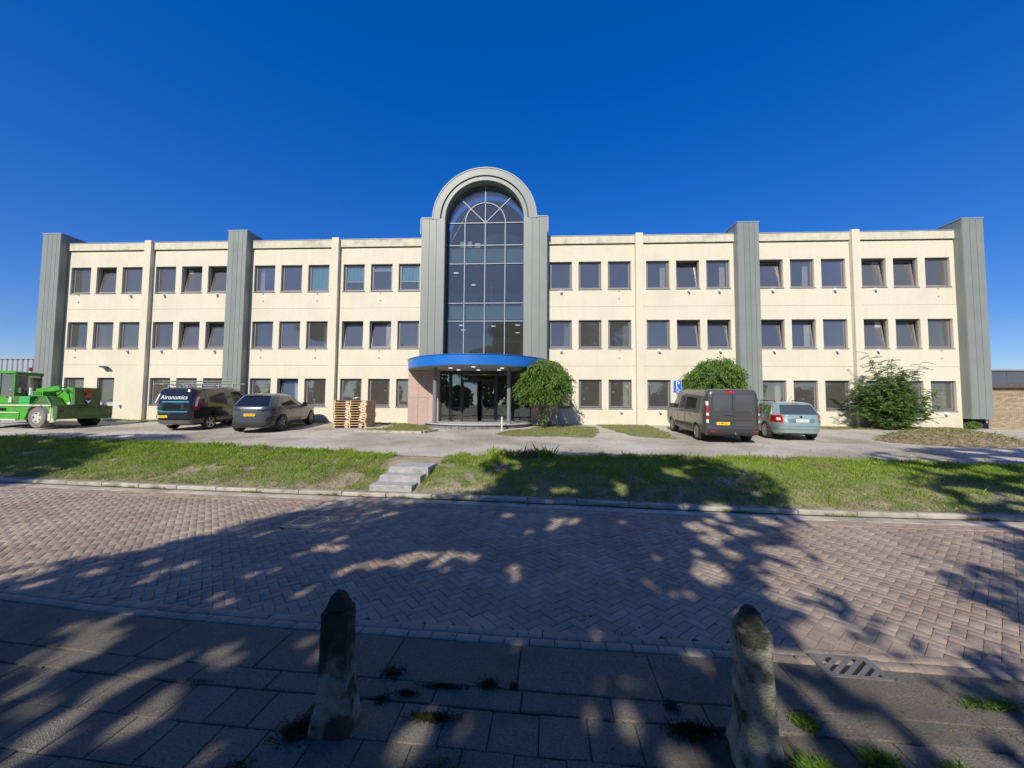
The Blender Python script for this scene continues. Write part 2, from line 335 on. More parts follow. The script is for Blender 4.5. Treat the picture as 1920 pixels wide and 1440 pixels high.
MT.pop('bollard_concrete'); m_bol2=mat('bollard_concrete_mossy',(.30,.29,.22),(.17,.17,.10),10,.95,1,70,obj=True,stain=(.045,.05,.03),ssc=7,smin=.5,smax=.6)
lichen(m_bol2,1.12,1.32)
def bollard(x,y,h,rz,lab,w=.1,tilt=(0,0),m_bol=m_bol):
    t=add('bollard',None,None,(x,y,0),(tilt[0],tilt[1],rz),label=lab,category='bollard',group='concrete bollards at the pavement edge')
    def ringp(z,r,c=.2): # chamfered square
        k=r*c; return [(-r+k,-r,z),(r-k,-r,z),(r,-r+k,z),(r,r-k,z),(r-k,r,z),(-r+k,r,z),(-r,r-k,z),(-r,-r+k,z)]
    prof=[(-.02,w*1.5),(.05,w*1.45),(.09,w*1.33),(.15,w*1.17),(.22,w*1.1),(.34,w*1.03),(h*.6,w),(h*.862,w*.985),(h*.868,w*.94)]
    def loft(P,seed,cr=.2):
        V=[];F=[]
        for i,(z,r) in enumerate(P): V+=ringp(z,r,cr)
        for i in range(len(P)-1):
            for k in range(8): F.append((i*8+k,i*8+(k+1)%8,i*8+8+(k+1)%8,i*8+8+k))
        F.append(tuple(reversed(range(8)))); F.append(tuple(range(len(P)*8-8,len(P)*8)))
        me=bpy.data.meshes.new('p'); me.from_pydata(V,[],F)
        bm=bmesh.new(); bm.from_mesh(me); bmesh.ops.subdivide_edges(bm,edges=bm.edges,cuts=3,use_grid_fill=True)
        for v in bm.verts:
            n_=noise.noise(v.co*9+Vector((seed,0,0)))*.005+noise.noise(v.co*28+Vector((seed,0,0)))*.0045
            v.co+=Vector((v.co.x,v.co.y,0)).normalized()*n_ if v.co.xy.length>1e-4 else Vector()
        bm.to_mesh(me); bm.free(); me.materials.append(m_bol); smoothm(me,35); return me
    add('post',loft(prof,x),t)
    add('neck',loft([(h*.868,w*.64),(h*.885,w*.64)],x),t)
    add('cap',loft([(h*.885,w*.76),(h*.90,w*.76),(h*.935,w*.58),(h*.975,w*.46),(h,w*.26)],x+3),t)
    return t
bollard(-1.22,2.46,.805,R(3),'dark lichen-covered concrete bollard standing in full shade, nearer the steps',.084)
bollard(1.28,2.37,.84,R(-6),'weathered concrete bollard with a sunlit patch, beside the drain grate',.085,(0,R(-.8)),m_bol2)

# ================================================================ OFFICE BUILDING
YF=21.31; F=3.3; WW=1.2527; WH=1.566; WP=1.619
BAY=[-27.59,-22.265,-16.21,-10.885,.935,6.26,12.315,17.64]
EDGE=[(-27.83,-22.80),(-22.42,-17.53),(-16.43,-11.50),(-11.10,-6.20),(.70,5.64),(6.04,10.98),(12.1,17.02),(17.42,22.37)]
PIL=[-22.61,-11.30,5.84,17.22]; TOWX=[(-28.97,-27.83),(-17.53,-16.42),(10.98,12.09),(22.37,23.42)]
ROWT=[9.98,6.68,3.38]
m_wall=mat('cream_render',(.65,.605,.465),(.615,.57,.435),14,.95,.5,130,stain=(.56,.51,.39),ssc=.5,smin=.5,smax=.9,streak=.04)
m_par=mat('parapet_render',(.60,.56,.42),(.55,.51,.39),5,.95,.4,110,stain=(.36,.33,.26),ssc=1.3,smin=.52,smax=.75,streak=.12)
m_clad=mat('sage_cladding',(.212,.235,.212),(.195,.217,.196),1.2,.45,.03,20,spec=.4,rand=.05)
m_seam=mat('seam_dark',(.06,.07,.06),rough=.6)
m_cap=mat('zinc_cap',(.28,.31,.34),rough=.5)
m_frame=mat('window_frame',(.115,.105,.11),rough=.45)
m_sash=mat('window_sash',(.20,.19,.20),rough=.4)
m_sill=mat('sill_stone',(.34,.32,.30),rough=.6)
m_in=mat('interior_plaster',(.58,.57,.54),rough=.9)
m_ind=mat('interior_dark',(.16,.155,.15),rough=.9)
m_floor=mat('interior_floor',(.16,.15,.14),rough=.6)
m_white=mat('white_plastic',(.75,.75,.74),rough=.4)
g_win=glass('window_glass',(.84,.86,.84),.09,rc=(1,.96,.90)); g_win2=glass('window_glass_dark',(.66,.68,.66),.08)
g_arch=glass('atrium_glass',(.74,.82,.84),.055,rc=(.95,.95,.85),dust_haze=.035); g_door=glass('entrance_glass',(.80,.83,.83),.12,dust_haze=.02)
m_mull=mat('mullion_metal',(.27,.31,.335),rough=.5)
m_blue=mat('blue_fascia',(.010,.135,.47),rough=.35,spec=.5,rand=.03)
m_anth=mat('anthracite_metal',(.045,.047,.052),rough=.45)
m_col=mat('column_paint',(.16,.165,.17),rough=.45)
m_gran=mat('pink_granite',(.43,.31,.25),(.36,.25,.20),120,.5,.05,100,rand=.05,stain=(.50,.39,.33),ssc=30,smin=.5,smax=.7)
m_blind=mat('teal_cloth',(.08,.36,.48),(.10,.42,.54),2,.9,.25,8)
bld=thing('office_building','three storey cream office building with grey green towers and a tall arched glass entrance bay','building')
# shell: roof, back, sides, interior slabs and walls
b=MB(); b.box(-28.9,23.35,22.3,34,10.9,11.05); b.box(-28.9,-6.2,21.62,22.3,10.9,11.05); b.box(.75,23.35,21.62,22.3,10.9,11.05); b.build('roof',mat('roof_felt',(.08,.08,.08),rough=.95),bld)
b=MB(); b.box(-28.97,-28.8,21.75,34,.8,11.35); b.box(23.2,23.4,21.75,34,.8,11.35); b.box(-28.97,23.4,34,34.2,.8,11.35); b.build('outer_wall',m_wall,bld)
for z in (.62,3.98,7.28):
    for x0,x1 in ((-28.7,-6.22),(.74,23.1)): MB().box(x0,x1,21.60,33.9,z,z+.3).build('floor_slab',m_floor,bld)
for z in (3.78,7.08,10.55):
    for x0,x1 in ((-28.7,-6.22),(.74,23.1)): MB().box(x0,x1,21.65,26.5,z,z+.06).build('ceiling',m_in,bld)
b=MB()
for x0,x1 in ((-28.7,-6.0),(.6,23.1)): b.box(x0,x1,26.5,26.62,.95,10.9)
for x in (-22.61,-17,-11.3,-6.15,.6,5.84,11.53,17.22): b.box(x,x+.1,21.62,26.5,.95,10.9)
b.build('inner_wall',m_in,bld)
# front panels with three openings
def panel(x0,x1,z0,z1,holes,th=.3):
    bb=MB(); X=sorted({x0,x1}|{h[0] for h in holes}|{h[1] for h in holes}); Z=sorted({z0,z1}|{h[2] for h in holes}|{h[3] for h in holes})
    for i in range(len(X)-1):
        for j in range(len(Z)-1):
            cx,cz=(X[i]+X[i+1])/2,(Z[j]+Z[j+1])/2
            if any(h[0]<cx<h[1] and h[2]<cz<h[3] for h in holes): continue
            for y in (YF,YF+th): bb.quad((X[i],y,Z[j]),(X[i+1],y,Z[j]),(X[i+1],y,Z[j+1]),(X[i],y,Z[j+1]))
    for h in list(holes)+[(x0,x1,z0,z1)]:
        a,c,d,e=h; y0,y1=YF,YF+th
        bb.quad((a,y0,d),(a,y1,d),(a,y1,e),(a,y0,e)); bb.quad((c,y0,d),(c,y1,d),(c,y1,e),(c,y0,e)); bb.quad((a,y0,d),(c,y0,d),(c,y1,d),(a,y1,d)); bb.quad((a,y0,e),(c,y0,e),(c,y1,e),(a,y1,e))
    me=bb.mesh('wall_panel',m_wall)
    bm=bmesh.new(); bm.from_mesh(me); bmesh.ops.remove_doubles(bm,verts=bm.verts,dist=1e-4); bmesh.ops.recalc_face_normals(bm,faces=bm.faces); bm.to_mesh(me); bm.free()
    add('wall_panel',me,bld)
def frame_mesh(w,h,t,d,n,m):
    bb=MB(); bb.box(0,w,0,d,0,t); bb.box(0,w,0,d,h-t,h); bb.box(0,t,0,d,t,h-t); bb.box(w-t,w,0,d,t,h-t); return bb.mesh(n,m)
FT=.06; fr_me=frame_mesh(WW-.006,WH-.006,FT,.07,'window',m_frame)
sw,sh=WW-2*FT-.01,WH-2*FT-.01; sa_me=frame_mesh(sw,sh,.05,.05,'sash',m_sash); pa_me=MB().box(.045,sw-.045,.02,.03,.045,sh-.045).mesh('pane',g_win); pa2_me=MB().box(.045,sw-.045,.02,.03,.045,sh-.045).mesh('pane',g_win2)
sill_me=MB().box(-.03,WW+.03,-.05,.12,-.035,-.003).mesh('sill',m_sill)
TILT={(4,0),(5,0),(4,1),(5,1),(9,1),(10,1),(7,2),(16,0),(16,1),(17,1),(18,0),(18,1),(19,1),(21,0),(22,0),(21,1),(22,1),(1,0)}
DARK={(8,1),(12,1),(14,1),(0,1),(6,1),(3,1)}
def window(x,zt,key):
    w=add('window',fr_me,bld,(x+.003,YF+.13,zt-WH+.003))
    tilt=R(-random.uniform(7.5,9.5)) if key in TILT else 0
    s=add('sash',sa_me,w,(FT+.005,.012,FT+.005),(tilt,0,0))
    add('pane',pa2_me if key in DARK else pa_me,w,(FT+.005,.012,FT+.005),(tilt,0,0)); add('sill',sill_me,w,(0,-.13,0))
    i,r=key
    if r==0 and i in (8,9,10,11):
        if i==8: z0=.07
        elif i==10: z0=sh-.28
        else: z0=.52
        bb=MB(); n=24
        for k in range(n):
            for side in (0,):
                a,c=.04+(sw-.08)*k/n,.04+(sw-.08)*(k+1)/n
                ya=.05+.016*math.sin(k*1.3)+.01*math.sin(k*.5); yc=.05+.016*math.sin((k+1)*1.3)+.01*math.sin((k+1)*.5)
                bb.quad((a,ya,z0),(c,yc,z0),(c,yc+.02,sh-.02),(a,ya+.02,sh-.02))
        bb.build('blind',m_blind,w,loc=(FT,.035,FT),smooth=60)
        if i!=8: MB().box(.0,sw,-.004,.02,z0-.03,z0+.01).build('crossbar',m_sash,w,loc=(FT,.02,FT))
    elif (i*7+r*5)%11 in (1,4,6,9):  # pale curtain drawn to one side
        bb=MB(); n=10; sd_=1 if (i+r)%2 or i>=12 else 0; x0=(sw-.34) if sd_ else .04
        for k in range(n):
            a,c=x0+.3*k/n,x0+.3*(k+1)/n; ya=.16+.02*(k%2); yc=.16+.02*((k+1)%2)
            bb.quad((a,ya,.0),(c,yc,.0),(c,yc,sh),(a,ya,sh))
        bb.build('curtain',mat('curtain_cloth',(.55,.55,.53),rough=.9),w,loc=(FT,.06,FT),smooth=60)
vent_me=MB(); vent_me.cyl((0,-.02,0),(0,.01,0),.085,n=16); vent_me.cyl((0,-.16,-.035),(0,-.01,.02),.055,.075,n=12)
vent_me=vent_me.mesh('vent',m_white,40); dot_me=MB().cyl((0,-.04,0),(0,.01,0),.038,.045,n=10).mesh('vent_pipe',mat('pipe_grey',(.45,.44,.42),rough=.5))
VENT={(2,0),(3,0),(5,0),(12,0),(16,0),(17,0),(18,0),(20,0),(21,0),(2,1),(3,1),(5,1),(12,1),(15,1),(17,1),(18,1),(20,1),(21,1),(3,2),(14,2),(15,2),(20,2),(23,2),(9,2)}
DOT={(0,0),(6,0),(8,0),(10,0),(14,0),(23,0),(0,1),(6,1),(8,1),(10,1),(14,1),(23,1),(12,2)}
for bI,s in enumerate(BAY):
    e0,e1=EDGE[bI]
    for r,zt in enumerate(ROWT):
        hs_=[(s+k*WP,s+k*WP+WW,zt-WH,zt) for k in range(3)]
        keys=[(bI*3+k,r) for k in range(3)]
        if bI==0 and r==2:
            hs_=[hs_[0],(-25.52,-24.46,.98,3.38)]; keys=keys[:1]
        z1=zt+.745; z0=zt+.745-F+.012
        if r==2: z0=.3
        panel(e0,e1,z0,z1,hs_)
        for k,key in enumerate(keys):
            window(hs_[k][0],zt,key)
            cx=hs_[k][0]+WW*(.5 if bI<4 else .52)
            if key in VENT: add('vent',vent_me,bld,(cx,YF-.002,zt-WH-.15))
            if key in DOT:
                add('vent_pipe',dot_me,bld,(cx-.05,YF-.002,zt-WH-.11)); add('vent_pipe',dot_me,bld,(cx-.05,YF-.002,zt-WH-.53))
    MB().box(e0,e1,YF+.02,YF+.3,ROWT[0]+.757,ROWT[0]+.94).build('frieze',m_wall,bld)
    MB().box(e0,e1,YF+.05,YF+.3,ROWT[0]+.94,ROWT[0]+1.0).build('shadow_gap',m_seam,bld)
    pb=MB(); xs_=np.linspace(e0,e1,3)
    for i in range(2): MB().box(xs_[i]+.003,xs_[i+1]-.003,YF-.07,YF+.4,ROWT[0]+1.0,11.40).build('parapet_panel',m_par,bld)
    MB().box(e0,e1,YF-.09,YF+.45,11.402,11.44).build('coping',m_cap,bld)
for k in range(1):
    add('vent',vent_me,bld,(-24.0,YF-.002,1.78))
for x in PIL: MB().bbox(x-.20,x+.20,YF-.24,YF+.35,.3,11.48,.01).build('pilaster',m_wall,bld)
# service door on the left
d=MB(); d.box(-25.515,-24.465,.0,.07,3.30,3.375); d.box(-25.515,-25.44,.0,.07,1,3.3); d.box(-24.54,-24.465,.0,.07,1,3.3); d.box(-25.44,-24.54,.0,.06,1,1.12); d.box(-25.44,-24.54,0,.06,1.95,2.05)
dr=d.build('service_door',m_frame,bld,loc=(0,YF+.14,0)); MB().box(-25.44,-24.54,.02,.03,2.05,3.3).build('pane',g_win2,dr); MB().box(-25.44,-24.54,.015,.04,1.12,1.95).build('door_leaf',mat('door_grey',(.42,.43,.45),rough=.5),dr)
lm=MB(); lm.prism([(-.2,-.05),(.2,-.05),(.26,-.35),(-.14,-.35)],'z',0,.05); lm.prism([(-.1,0),(.1,0),(.1,-.2),(-.1,-.2)],'z',.05,.1)
lm.build('wall_lamp',m_anth,bld,loc=(-24.95,YF,3.92),rot=(R(-12),0,0))
# sage clad towers: standing-seam panels, each its own part
def tower(x0,x1,y0,y1,z0,z1,cuts,side=(1,1),top=True,col=m_clad):
    MB().box(x0+.02,x1-.02,y0+.02,y1,z0,z1-.02).build('tower_core',m_seam,bld)
    cx=[x0]+[x0+(x1-x0)*c for c in cuts]+[x1]
    for i in range(len(cx)-1): MB().box(cx[i]+.008,cx[i+1]-.008,y0-.012,y0+.012,z0,z1).build('cladding_panel',col,bld)
    n=max(1,round((y1-y0)/.45))
    for sd_,x in ((0,x0),(1,x1)):
        if side[sd_]:
            for i in range(n):
                a,c=y0+(y1-y0)*i/n,y0+(y1-y0)*(i+1)/n; MB().box(x-.012,x+.012,a+.014 if i==0 else a+.006,c-.006,z0,z1).build('cladding_panel',col,bld)
    if top: MB().box(x0-.03,x1+.03,y0-.03,y1+.02,z1,z1+.05).build('tower_cap',m_cap,bld)
YT=YF-.43
for k,(x0,x1) in enumerate(TOWX):
    tower(x0,x1,YT,YT+1.35,.25 if k<3 else 1.42,11.86,(.3,.55,.79) if k<3 else (.35,.66))
MB().box(22.45,23.35,YT+.3,YT+1.3,.4,1.42).build('tower_recess_dark',m_dark,bld)  # black block, painted darkness of the recess under the raised tower
# ---- entrance bay
CX=-2.70; YA=20.78; YG=21.33; SZ=12.28; RI=2.2; RO=2.87
for x0,x1,cu,sd_ in ((-6.20,CX-RI,(.33,.64),(1,0)),(CX+RI,.78,(.36,.67),(0,1))):
    tower(x0,x1,YA,YA+1.6,3.75,SZ+.04,cu,sd_,False)
    tb=MB(); tb.box(x0-.03 if sd_[0] else CX+RO-.02,CX-RO+.02 if sd_[0] else x1+.03,YA-.04,YA+1.62,SZ+.042,SZ+.10)
    if sd_[0]: tb.box(x0-.07,x0-.014,YA-.04,YA+1.62,11.45,SZ+.041)
    else: tb.box(x1+.014,x1+.07,YA-.04,YA+1.62,11.45,SZ+.041)
    tb.build('zinc_trim',m_cap,bld)
MB().ring(CX,SZ,2.48,RO,YA-.03,YA+2.2,n=64).build('arch_ring',m_clad,bld,smooth=30)
MB().ring(CX,SZ,2.40,2.48,YA+.08,YA+1.9,n=64).build('arch_groove',m_seam,bld,smooth=30)
MB().ring(CX,SZ,RI,2.40,YA+.0,YA+.9,n=64).build('inner_arch_ring',m_clad,bld,smooth=30)
MB().ring(CX,SZ,RO,RO+.05,YA-.06,YA+2.25,n=64).build('arch_cap',m_cap,bld,smooth=30)
# tympanum behind glass (back of the barrel)
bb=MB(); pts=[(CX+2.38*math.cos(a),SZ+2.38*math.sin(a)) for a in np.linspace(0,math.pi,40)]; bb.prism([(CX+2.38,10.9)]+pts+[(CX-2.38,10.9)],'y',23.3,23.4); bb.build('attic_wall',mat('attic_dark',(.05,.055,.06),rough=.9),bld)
# reveal linings
for x in (CX-RI,CX+RI): MB().box(x-.01 if x<CX else x-.02,x+.02 if x<CX else x+.01,YA+.02,YG,4.3,SZ).build('reveal',m_anth,bld)
GV=[CX-2.16,-3.86,CX,-1.56,CX+2.16]; GZ=[4.68,6.64,7.66,9.92,10.98,SZ]
mu=lambda x0,x1,z0,z1:MB().box(x0,x1,YG-.05,YG+.04,z0,z1).build('mullion',m_mull,bld)
for x in GV[1:-1]: mu(x-.022,x+.022,3.9,SZ+ (2.15 if x==CX else 0))
for z in GZ:
    for i in range(4): mu(GV[i]+(.03 if i else 0),GV[i+1]-.03 if i<3 else GV[4],z-.022,z+.022)
MB().ring(CX,SZ+.03,1.118,1.162,YG-.05,YG+.04,n=40).build('mullion_arc',m_mull,bld,smooth=30)
for sg in (-1,1):
    a=R(45); bb=MB(); c,s=sg*math.cos(a),math.sin(a); px,pz=-s*.021*sg,c*.021*sg
    bb.prism([(CX+c*.04+px,SZ+s*.04+pz),(CX+c*2.16+px,SZ+s*2.16+pz),(CX+c*2.16-px,SZ+s*2.16-pz),(CX+c*.04-px,SZ+s*.04-pz)],'y',YG-.045,YG+.035); bb.build('mullion',m_mull,bld)
for i in range(4):
    for j in range(5): MB().box(GV[i],GV[i+1],YG,YG+.012,GZ[j],GZ[j+1]).build('glass_pane',g_arch,bld)
for k in range(4):
    a0,a1=math.pi*k/4,math.pi*(k+1)/4; n=12
    MB().ring(CX,SZ,1.13,2.17,YG,YG+.012,a0,a1,n).build('glass_pane',g_arch,bld)
    pts=[(CX,SZ)]+[(CX+1.13*math.cos(a),SZ+1.13*math.sin(a)) for a in np.linspace(a0,a1,8)]; MB().prism(pts,'y',YG,YG+.012).build('glass_pane',g_arch,bld)
# atrium interior
m_atr=mat('atrium_wall',(.60,.62,.61),rough=.9)
b=MB(); b.box(-6.1,.6,27.5,27.6,.9,11.2); b.box(-5.95,-5.85,21.6,27.5,.9,11.2); b.box(.45,.55,21.6,27.5,.9,11.2); b.build('atrium_wall',m_atr,bld)
for z0,z1 in ((3.95,4.28),(6.78,7.52),(10.05,10.92)): MB().box(-5.84,.44,YG+.12,27.5,z0,z1).build('floor_slab',mat('slab_edge_dark',(.17,.19,.21),rough=.9),bld)
MB().box(-5.84,.44,21.0,27.5,.7,1.04).build('floor_slab',m_floor,bld)
for x0,x1,zf,h in ((-3.9,-2.95,7.52,2.1),(-1.9,-.9,7.52,2.0),(-2.2,-.9,4.28,2.1)): MB().box(x0,x1,27.38,27.49,zf,zf+h).build('inner_door',mat('inner_door_blue',(.05,.08,.11),rough=.6),bld)
MB().box(-2.75,-2.6,24.8,24.95,7.52,10.05).build('inner_post',m_atr,bld); MB().box(-.6,-.2,25,25.15,7.52,10.05).build('inner_post',m_atr,bld)
m_led=emit('led_white',(1,.97,.9),1.3)
for x,y,z in ((-4.3,23,6.77),(-4.0,25.5,10.04),(-4.45,24.5,6.77),(-2.4,23.3,6.77),(-.9,23,6.77),(-1.0,25.5,6.77),(-4.7,23.1,10.04)):
    MB().box(x-.14,x+.14,y-.07,y+.07,z-.015,z-.002).build('ceiling_light',m_led,bld)
# ---- blue canopy
CC=(-2.85,21.28); CR=3.92
def arcpts(r,n=64,y=20.76):
    a=math.asin((CC[1]-y)/r); return [(CC[0]-r*math.cos(t),CC[1]-r*math.sin(t)) for t in np.linspace(a,math.pi-a,n)]
m_soff=mat('soffit_panel',(.30,.31,.31),rough=.6)
MB().prism(arcpts(CR-.03),'z',3.80,3.83).build('soffit',m_soff,bld)
MB().prism(arcpts(CR-.05),'z',4.2,4.26).build('canopy_roof',m_anth,bld)
P=arcpts(CR,73)
for k in range(6):
    seg=P[k*12:(k+1)*12+1]; bb=MB()
    a=[(x,y) for x,y in seg]; ctr=Vector(CC)
    inn=[tuple(ctr+(Vector(p)-ctr)*(1-.025/CR)) for p in a]
    sh_=Vector(a[1])-Vector(a[0]); a[0]=tuple(Vector(a[0])+sh_*.02)
    bb.prism(a+inn[::-1],'z',3.795,4.27); bb.build('fascia_panel',m_blue,bld,smooth=25)
k2=MB(); k2.ring(CC[0],CC[1],CR-.04,CR+.025,4.272,4.30,math.pi+math.asin((CC[1]-20.76)/CR),2*math.pi-math.asin((CC[1]-20.76)/CR),64); k2.v=[(x,z,y) for x,y,z in k2.v]; k2.build('canopy_trim',mat('blue_trim',(.02,.10,.42),rough=.4),bld)
for x,y in ((-4.1,19.1),(-2.85,18.5),(-1.5,19.1),(-3.9,20.2),(-2.85,20.2),(-1.75,20.2)): MB().cyl((x,y,3.785),(x,y,3.799),.10,n=16).build('downlight',m_led,bld)
for x in (-4.84,-1.14): MB().cyl((x,19.0,1.0),(x,19.0,3.80),.105,n=28).build('column',m_col,bld,smooth=40)
# platform
pp=lambda r,y:[(CC[0]-r*math.cos(t),21.0-r*math.sin(t)) for t in np.linspace(math.asin((21.0-y)/r),math.pi-math.asin((21.0-y)/r),48)]
m_pl=mat('platform_stone',(.42,.42,.42),(.35,.35,.36),30,.8,.2,100)
MB().prism(pp(2.98,20.7),'z',.99,1.045).build('platform_top',m_pl,bld)
m_pb=mat('platform_brick',(.13,.125,.125),(.19,.18,.175),14,.9,.3,60,rand=.2)
Q=pp(2.90,20.7)
for k in range(23):
    a,c=Q[2*k],Q[2*k+2]; ctr=Vector((CC[0],21)); A_=ctr+(Vector(a)-ctr)*.9; C_=ctr+(Vector(c)-ctr)*.9; d_=(Vector(c)-Vector(a))*.02
    MB().prism([tuple(Vector(a)+d_),tuple(Vector(c)-d_),tuple(C_),tuple(A_)],'z',.6,.988).build('platform_stone',m_pb,bld)
MB().prism(pp(2.85,20.7),'z',.55,.985).build('platform_fill',m_pb,bld)
# pink stone wings
for x0,x1,n in ((-6.72,-5.06,3),(-.02,1.35,3)):
    MB().box(x0+.01,x1-.01,20.62,21.25,.6,3.79).build('wing_wall',m_seam,bld)
    for i in range(n):
        for z0,z1 in ((.7,2.32),(2.33,3.79)):
            a,c=x0+(x1-x0)*i/n,x0+(x1-x0)*(i+1)/n; MB().box(a+.005,c-.005,20.58,20.64,z0,z1).build('stone_panel',m_gran,bld)
    for sx in ((x1,) if x0<-3 else (x0,)): MB().box(sx-.03,sx+.03,20.66,21.2,.7,3.79).build('stone_panel',m_gran,bld)
MB().box(-.05,1.0,20.25,20.6,.6,1.09).build('platform_block',m_pb,bld)
# entrance glazing
YE=20.85
XS=[-5.03,-3.88,-3.02,-2.78,-2.02,-1.90,-1.3,-.03]
m_fd=mat('entrance_frame',(.03,.03,.032),rough=.4)
fb=MB()
fb.box(-5.03,-.03,YE-.06,YE+.06,3.62,3.80)
fr=fb.build('entrance_frame',m_fd,bld)
for x,w in ((-5.0,.04),(-3.84,.055),(-1.93,.055),(-.06,.04),(-1.15,.035)): MB().box(x-w,x+w,YE-.06,YE+.06,1.045,3.62).build('entrance_post',m_fd,bld)
MB().box(-3.785,-1.985,YE-.055,YE+.055,3.24,3.33).build('transom',m_fd,bld)
for x0,x1,z0,z1 in ((-4.96,-3.895,1.045,3.62),(-3.785,-1.985,3.33,3.62),(-1.875,-1.185,1.045,3.62),(-1.115,-.1,1.045,3.62)): MB().box(x0,x1,YE,YE+.012,z0,z1).build('glass_pane',g_door,bld)
MB().box(-4.43,-4.36,YE+.03,YE+.07,1.045,3.62).build('entrance_post',m_fd,bld)
for x0,x1,ang in ((-3.785,-2.93,0),(-2.74,-1.985,0)):
    dl=frame_mesh(x1-x0,2.18,.06,.05,'door_leaf',m_fd); o=add('door_leaf',dl,bld,(x0,YE-.02,1.05)); MB().box(.06,x1-x0-.06,.02,.032,.06,2.12).build('pane',g_door,o)
    hx=x1-x0-.03 if x0<-3 else .03; MB().cyl((hx,-.06,.85),(hx,-.06,1.25),.014,n=8).build('handle',m_mull,o)
# handle plate, white notice dot
MB().cyl((-3.08,YE-.035,2.58),(-3.08,YE-.028,2.58),.05,n=16).build('door_sticker',m_white,bld)
b=MB(); b.box(-5.84,.44,26.0,26.1,1.04,3.9); b.build('lobby_wall',mat('lobby_wall',(.10,.10,.105),rough=.8),bld)
MB().box(-5.84,.44,21.05,26,3.70,3.75).build('lobby_ceiling',m_soff,bld)
# boxes on the third floor ledge, planks leaning, seats in the lobby
m_cb=mat('cardboard',(.62,.53,.45),(.54,.46,.39),6,.9)
for x,w,h,mm,lb in ((-4.02,.34,.42,m_cb,'brown cardboard box at the left end of the high glazed ledge'),(-3.62,.26,.42,m_cb,'upright cardboard box in the middle of the high glazed ledge'),(-3.17,.3,.32,m_white,'small white box on the high ledge next to the cardboard ones')):
    o=MB().bbox(-w/2,w/2,-.15,.15,0,h,.006).build('cardboard_box',mm,loc=(x,21.75,10.92),label=lb,category='box',group='boxes on the high ledge')
    MB().box(-w/2+.03,w/2-.03,-.156,-.151,h*.4,h*.75).build('box_label',mat('label_pale',(.6,.6,.62),rough=.7),o)
for (x0,z0,x1,z1),lb in (((-.62,7.55,-.3,8.85),'thin white plank leaning inside the second floor glass at the right'),((-4.75,11.3,-3.4,13.9),'long pale strip leaning inside the top of the arched window')):
    MB().cyl((x0,21.7,z0),(x1,21.75,z1),.022,n=6).build('plank',m_white,label=lb,category='plank')
def chair(x,y,rz,lb):
    t=thing('lobby_chair',lb,'chair',(x,y,1.045),rz,'chairs in the lobby'); mm=mat('chair_black',(.03,.03,.032),rough=.5); lg=mat('chair_leg',(.5,.5,.5),rough=.3,metal=.8)
    MB().bbox(-.22,.22,-.22,.22,.43,.49,.02).build('seat',mm,t); bb=MB(); bb.prism([(-.2,.62),(-.22,.86),(.22,.86),(.2,.62)],'y',.2,.235); bb.build('backrest',mm,t)
    for sx in (-1,1):
        for sy in (-1,1): MB().cyl((sx*.2,sy*.2,0),(sx*.18,sy*.18,.44),.014,n=6).build('leg',lg,t)
        MB().cyl((sx*.16,.2,.45),(sx*.18,.22,.7),.012,n=6).build('back_post',lg,t)
chair(-4.75,22.0,R(80),'black lobby chair closest to the left glass edge'); chair(-3.75,22.3,R(-80),'black lobby chair right of the white table'); chair(-1.55,22.1,R(60),'black lobby chair seen beside the right door post'); chair(-.6,22.2,R(-60),'black lobby chair at the right end of the lobby')
t=thing('lobby_table','round white lobby table standing between two black chairs','table',(-4.25,22.2,1.045))
MB().cyl((0,0,.72),(0,0,.75),.45,n=28).build('table_top',m_white,t); MB().cyl((0,0,.02),(0,0,.72),.03,n=10).build('stem',m_white,t); MB().cyl((0,0,0),(0,0,.02),.25,n=20).build('foot',m_white,t)

# ---------------------------------------------------------------- neighbours
t=thing('warehouse','long grey corrugated warehouse behind the left end of the office','building')
m_cor=mat('corrugated_grey',(.28,.32,.35),rough=.5,rand=.04); 
MB().box(-110,-40,40.1,60,.5,6.6).build('shell',m_cor,t)
for k in range(40):
    x=-76+k*.62; MB().prism([(x,40.1),(x+.08,39.99),(x+.46,39.99),(x+.54,40.1)],'z',.6,6.62).build('cladding_sheet',m_cor,t)
MB().box(-110.2,-39.8,39.9,60.2,6.64,6.84).build('roof_edge',m_cap,t)
t=thing('dark_hall','low dark grey panelled hall behind the brick shed','building')
m_hall=mat('hall_panel',(.09,.095,.115),rough=.4,rand=.06)
MB().box(26.2,70,32.1,50,.6,4.9).build('shell',m_hall,t)
for k in range(12): x=26.2+k*1.35; MB().box(x+.015,x+1.335,32.0,32.1,.7,4.85).build('wall_sheet',m_hall,t)
MB().box(26,70.2,31.9,50.2,4.9,5.05).build('roof_edge',m_cap,t)
t=thing('brick_shed','low tan brick shed with a dark flat roof edge at the right','shed',(23.5,21.2,0),R(-3))
m_tan=mat('tan_brick',(.40,.31,.20),(.32,.24,.15),60,.95,.3,90,rand=.18); m_mor=mat('mortar',(.24,.21,.17),rough=.95)
MB().prism([(.0,.01),(9,.01),(13,5),(5.5,5)],'z',.3,3.02).build('wall',m_mor,t)
tb=[];bme=MB().box(-.102,.102,-.012,.012,-.0,.052).mesh('brick',m_tan)
nb=0
for r in range(36):
    z=.72+r*.0640; off=(r%2)*.107
    for k in range(14):
        x=.105+off+k*.214
        if x>2.6: continue
        if nb<300 and x<1.9: add('brick',bme,t,(x,0,z)); nb+=1
        else: tb.append((x,z))
bb=MB()
for x,z in tb: bb.box(x-.102,x+.102,-.012,.012,z,z+.052)
o=bb.build('rear_bricks',m_tan,t); o['kind']='stuff'
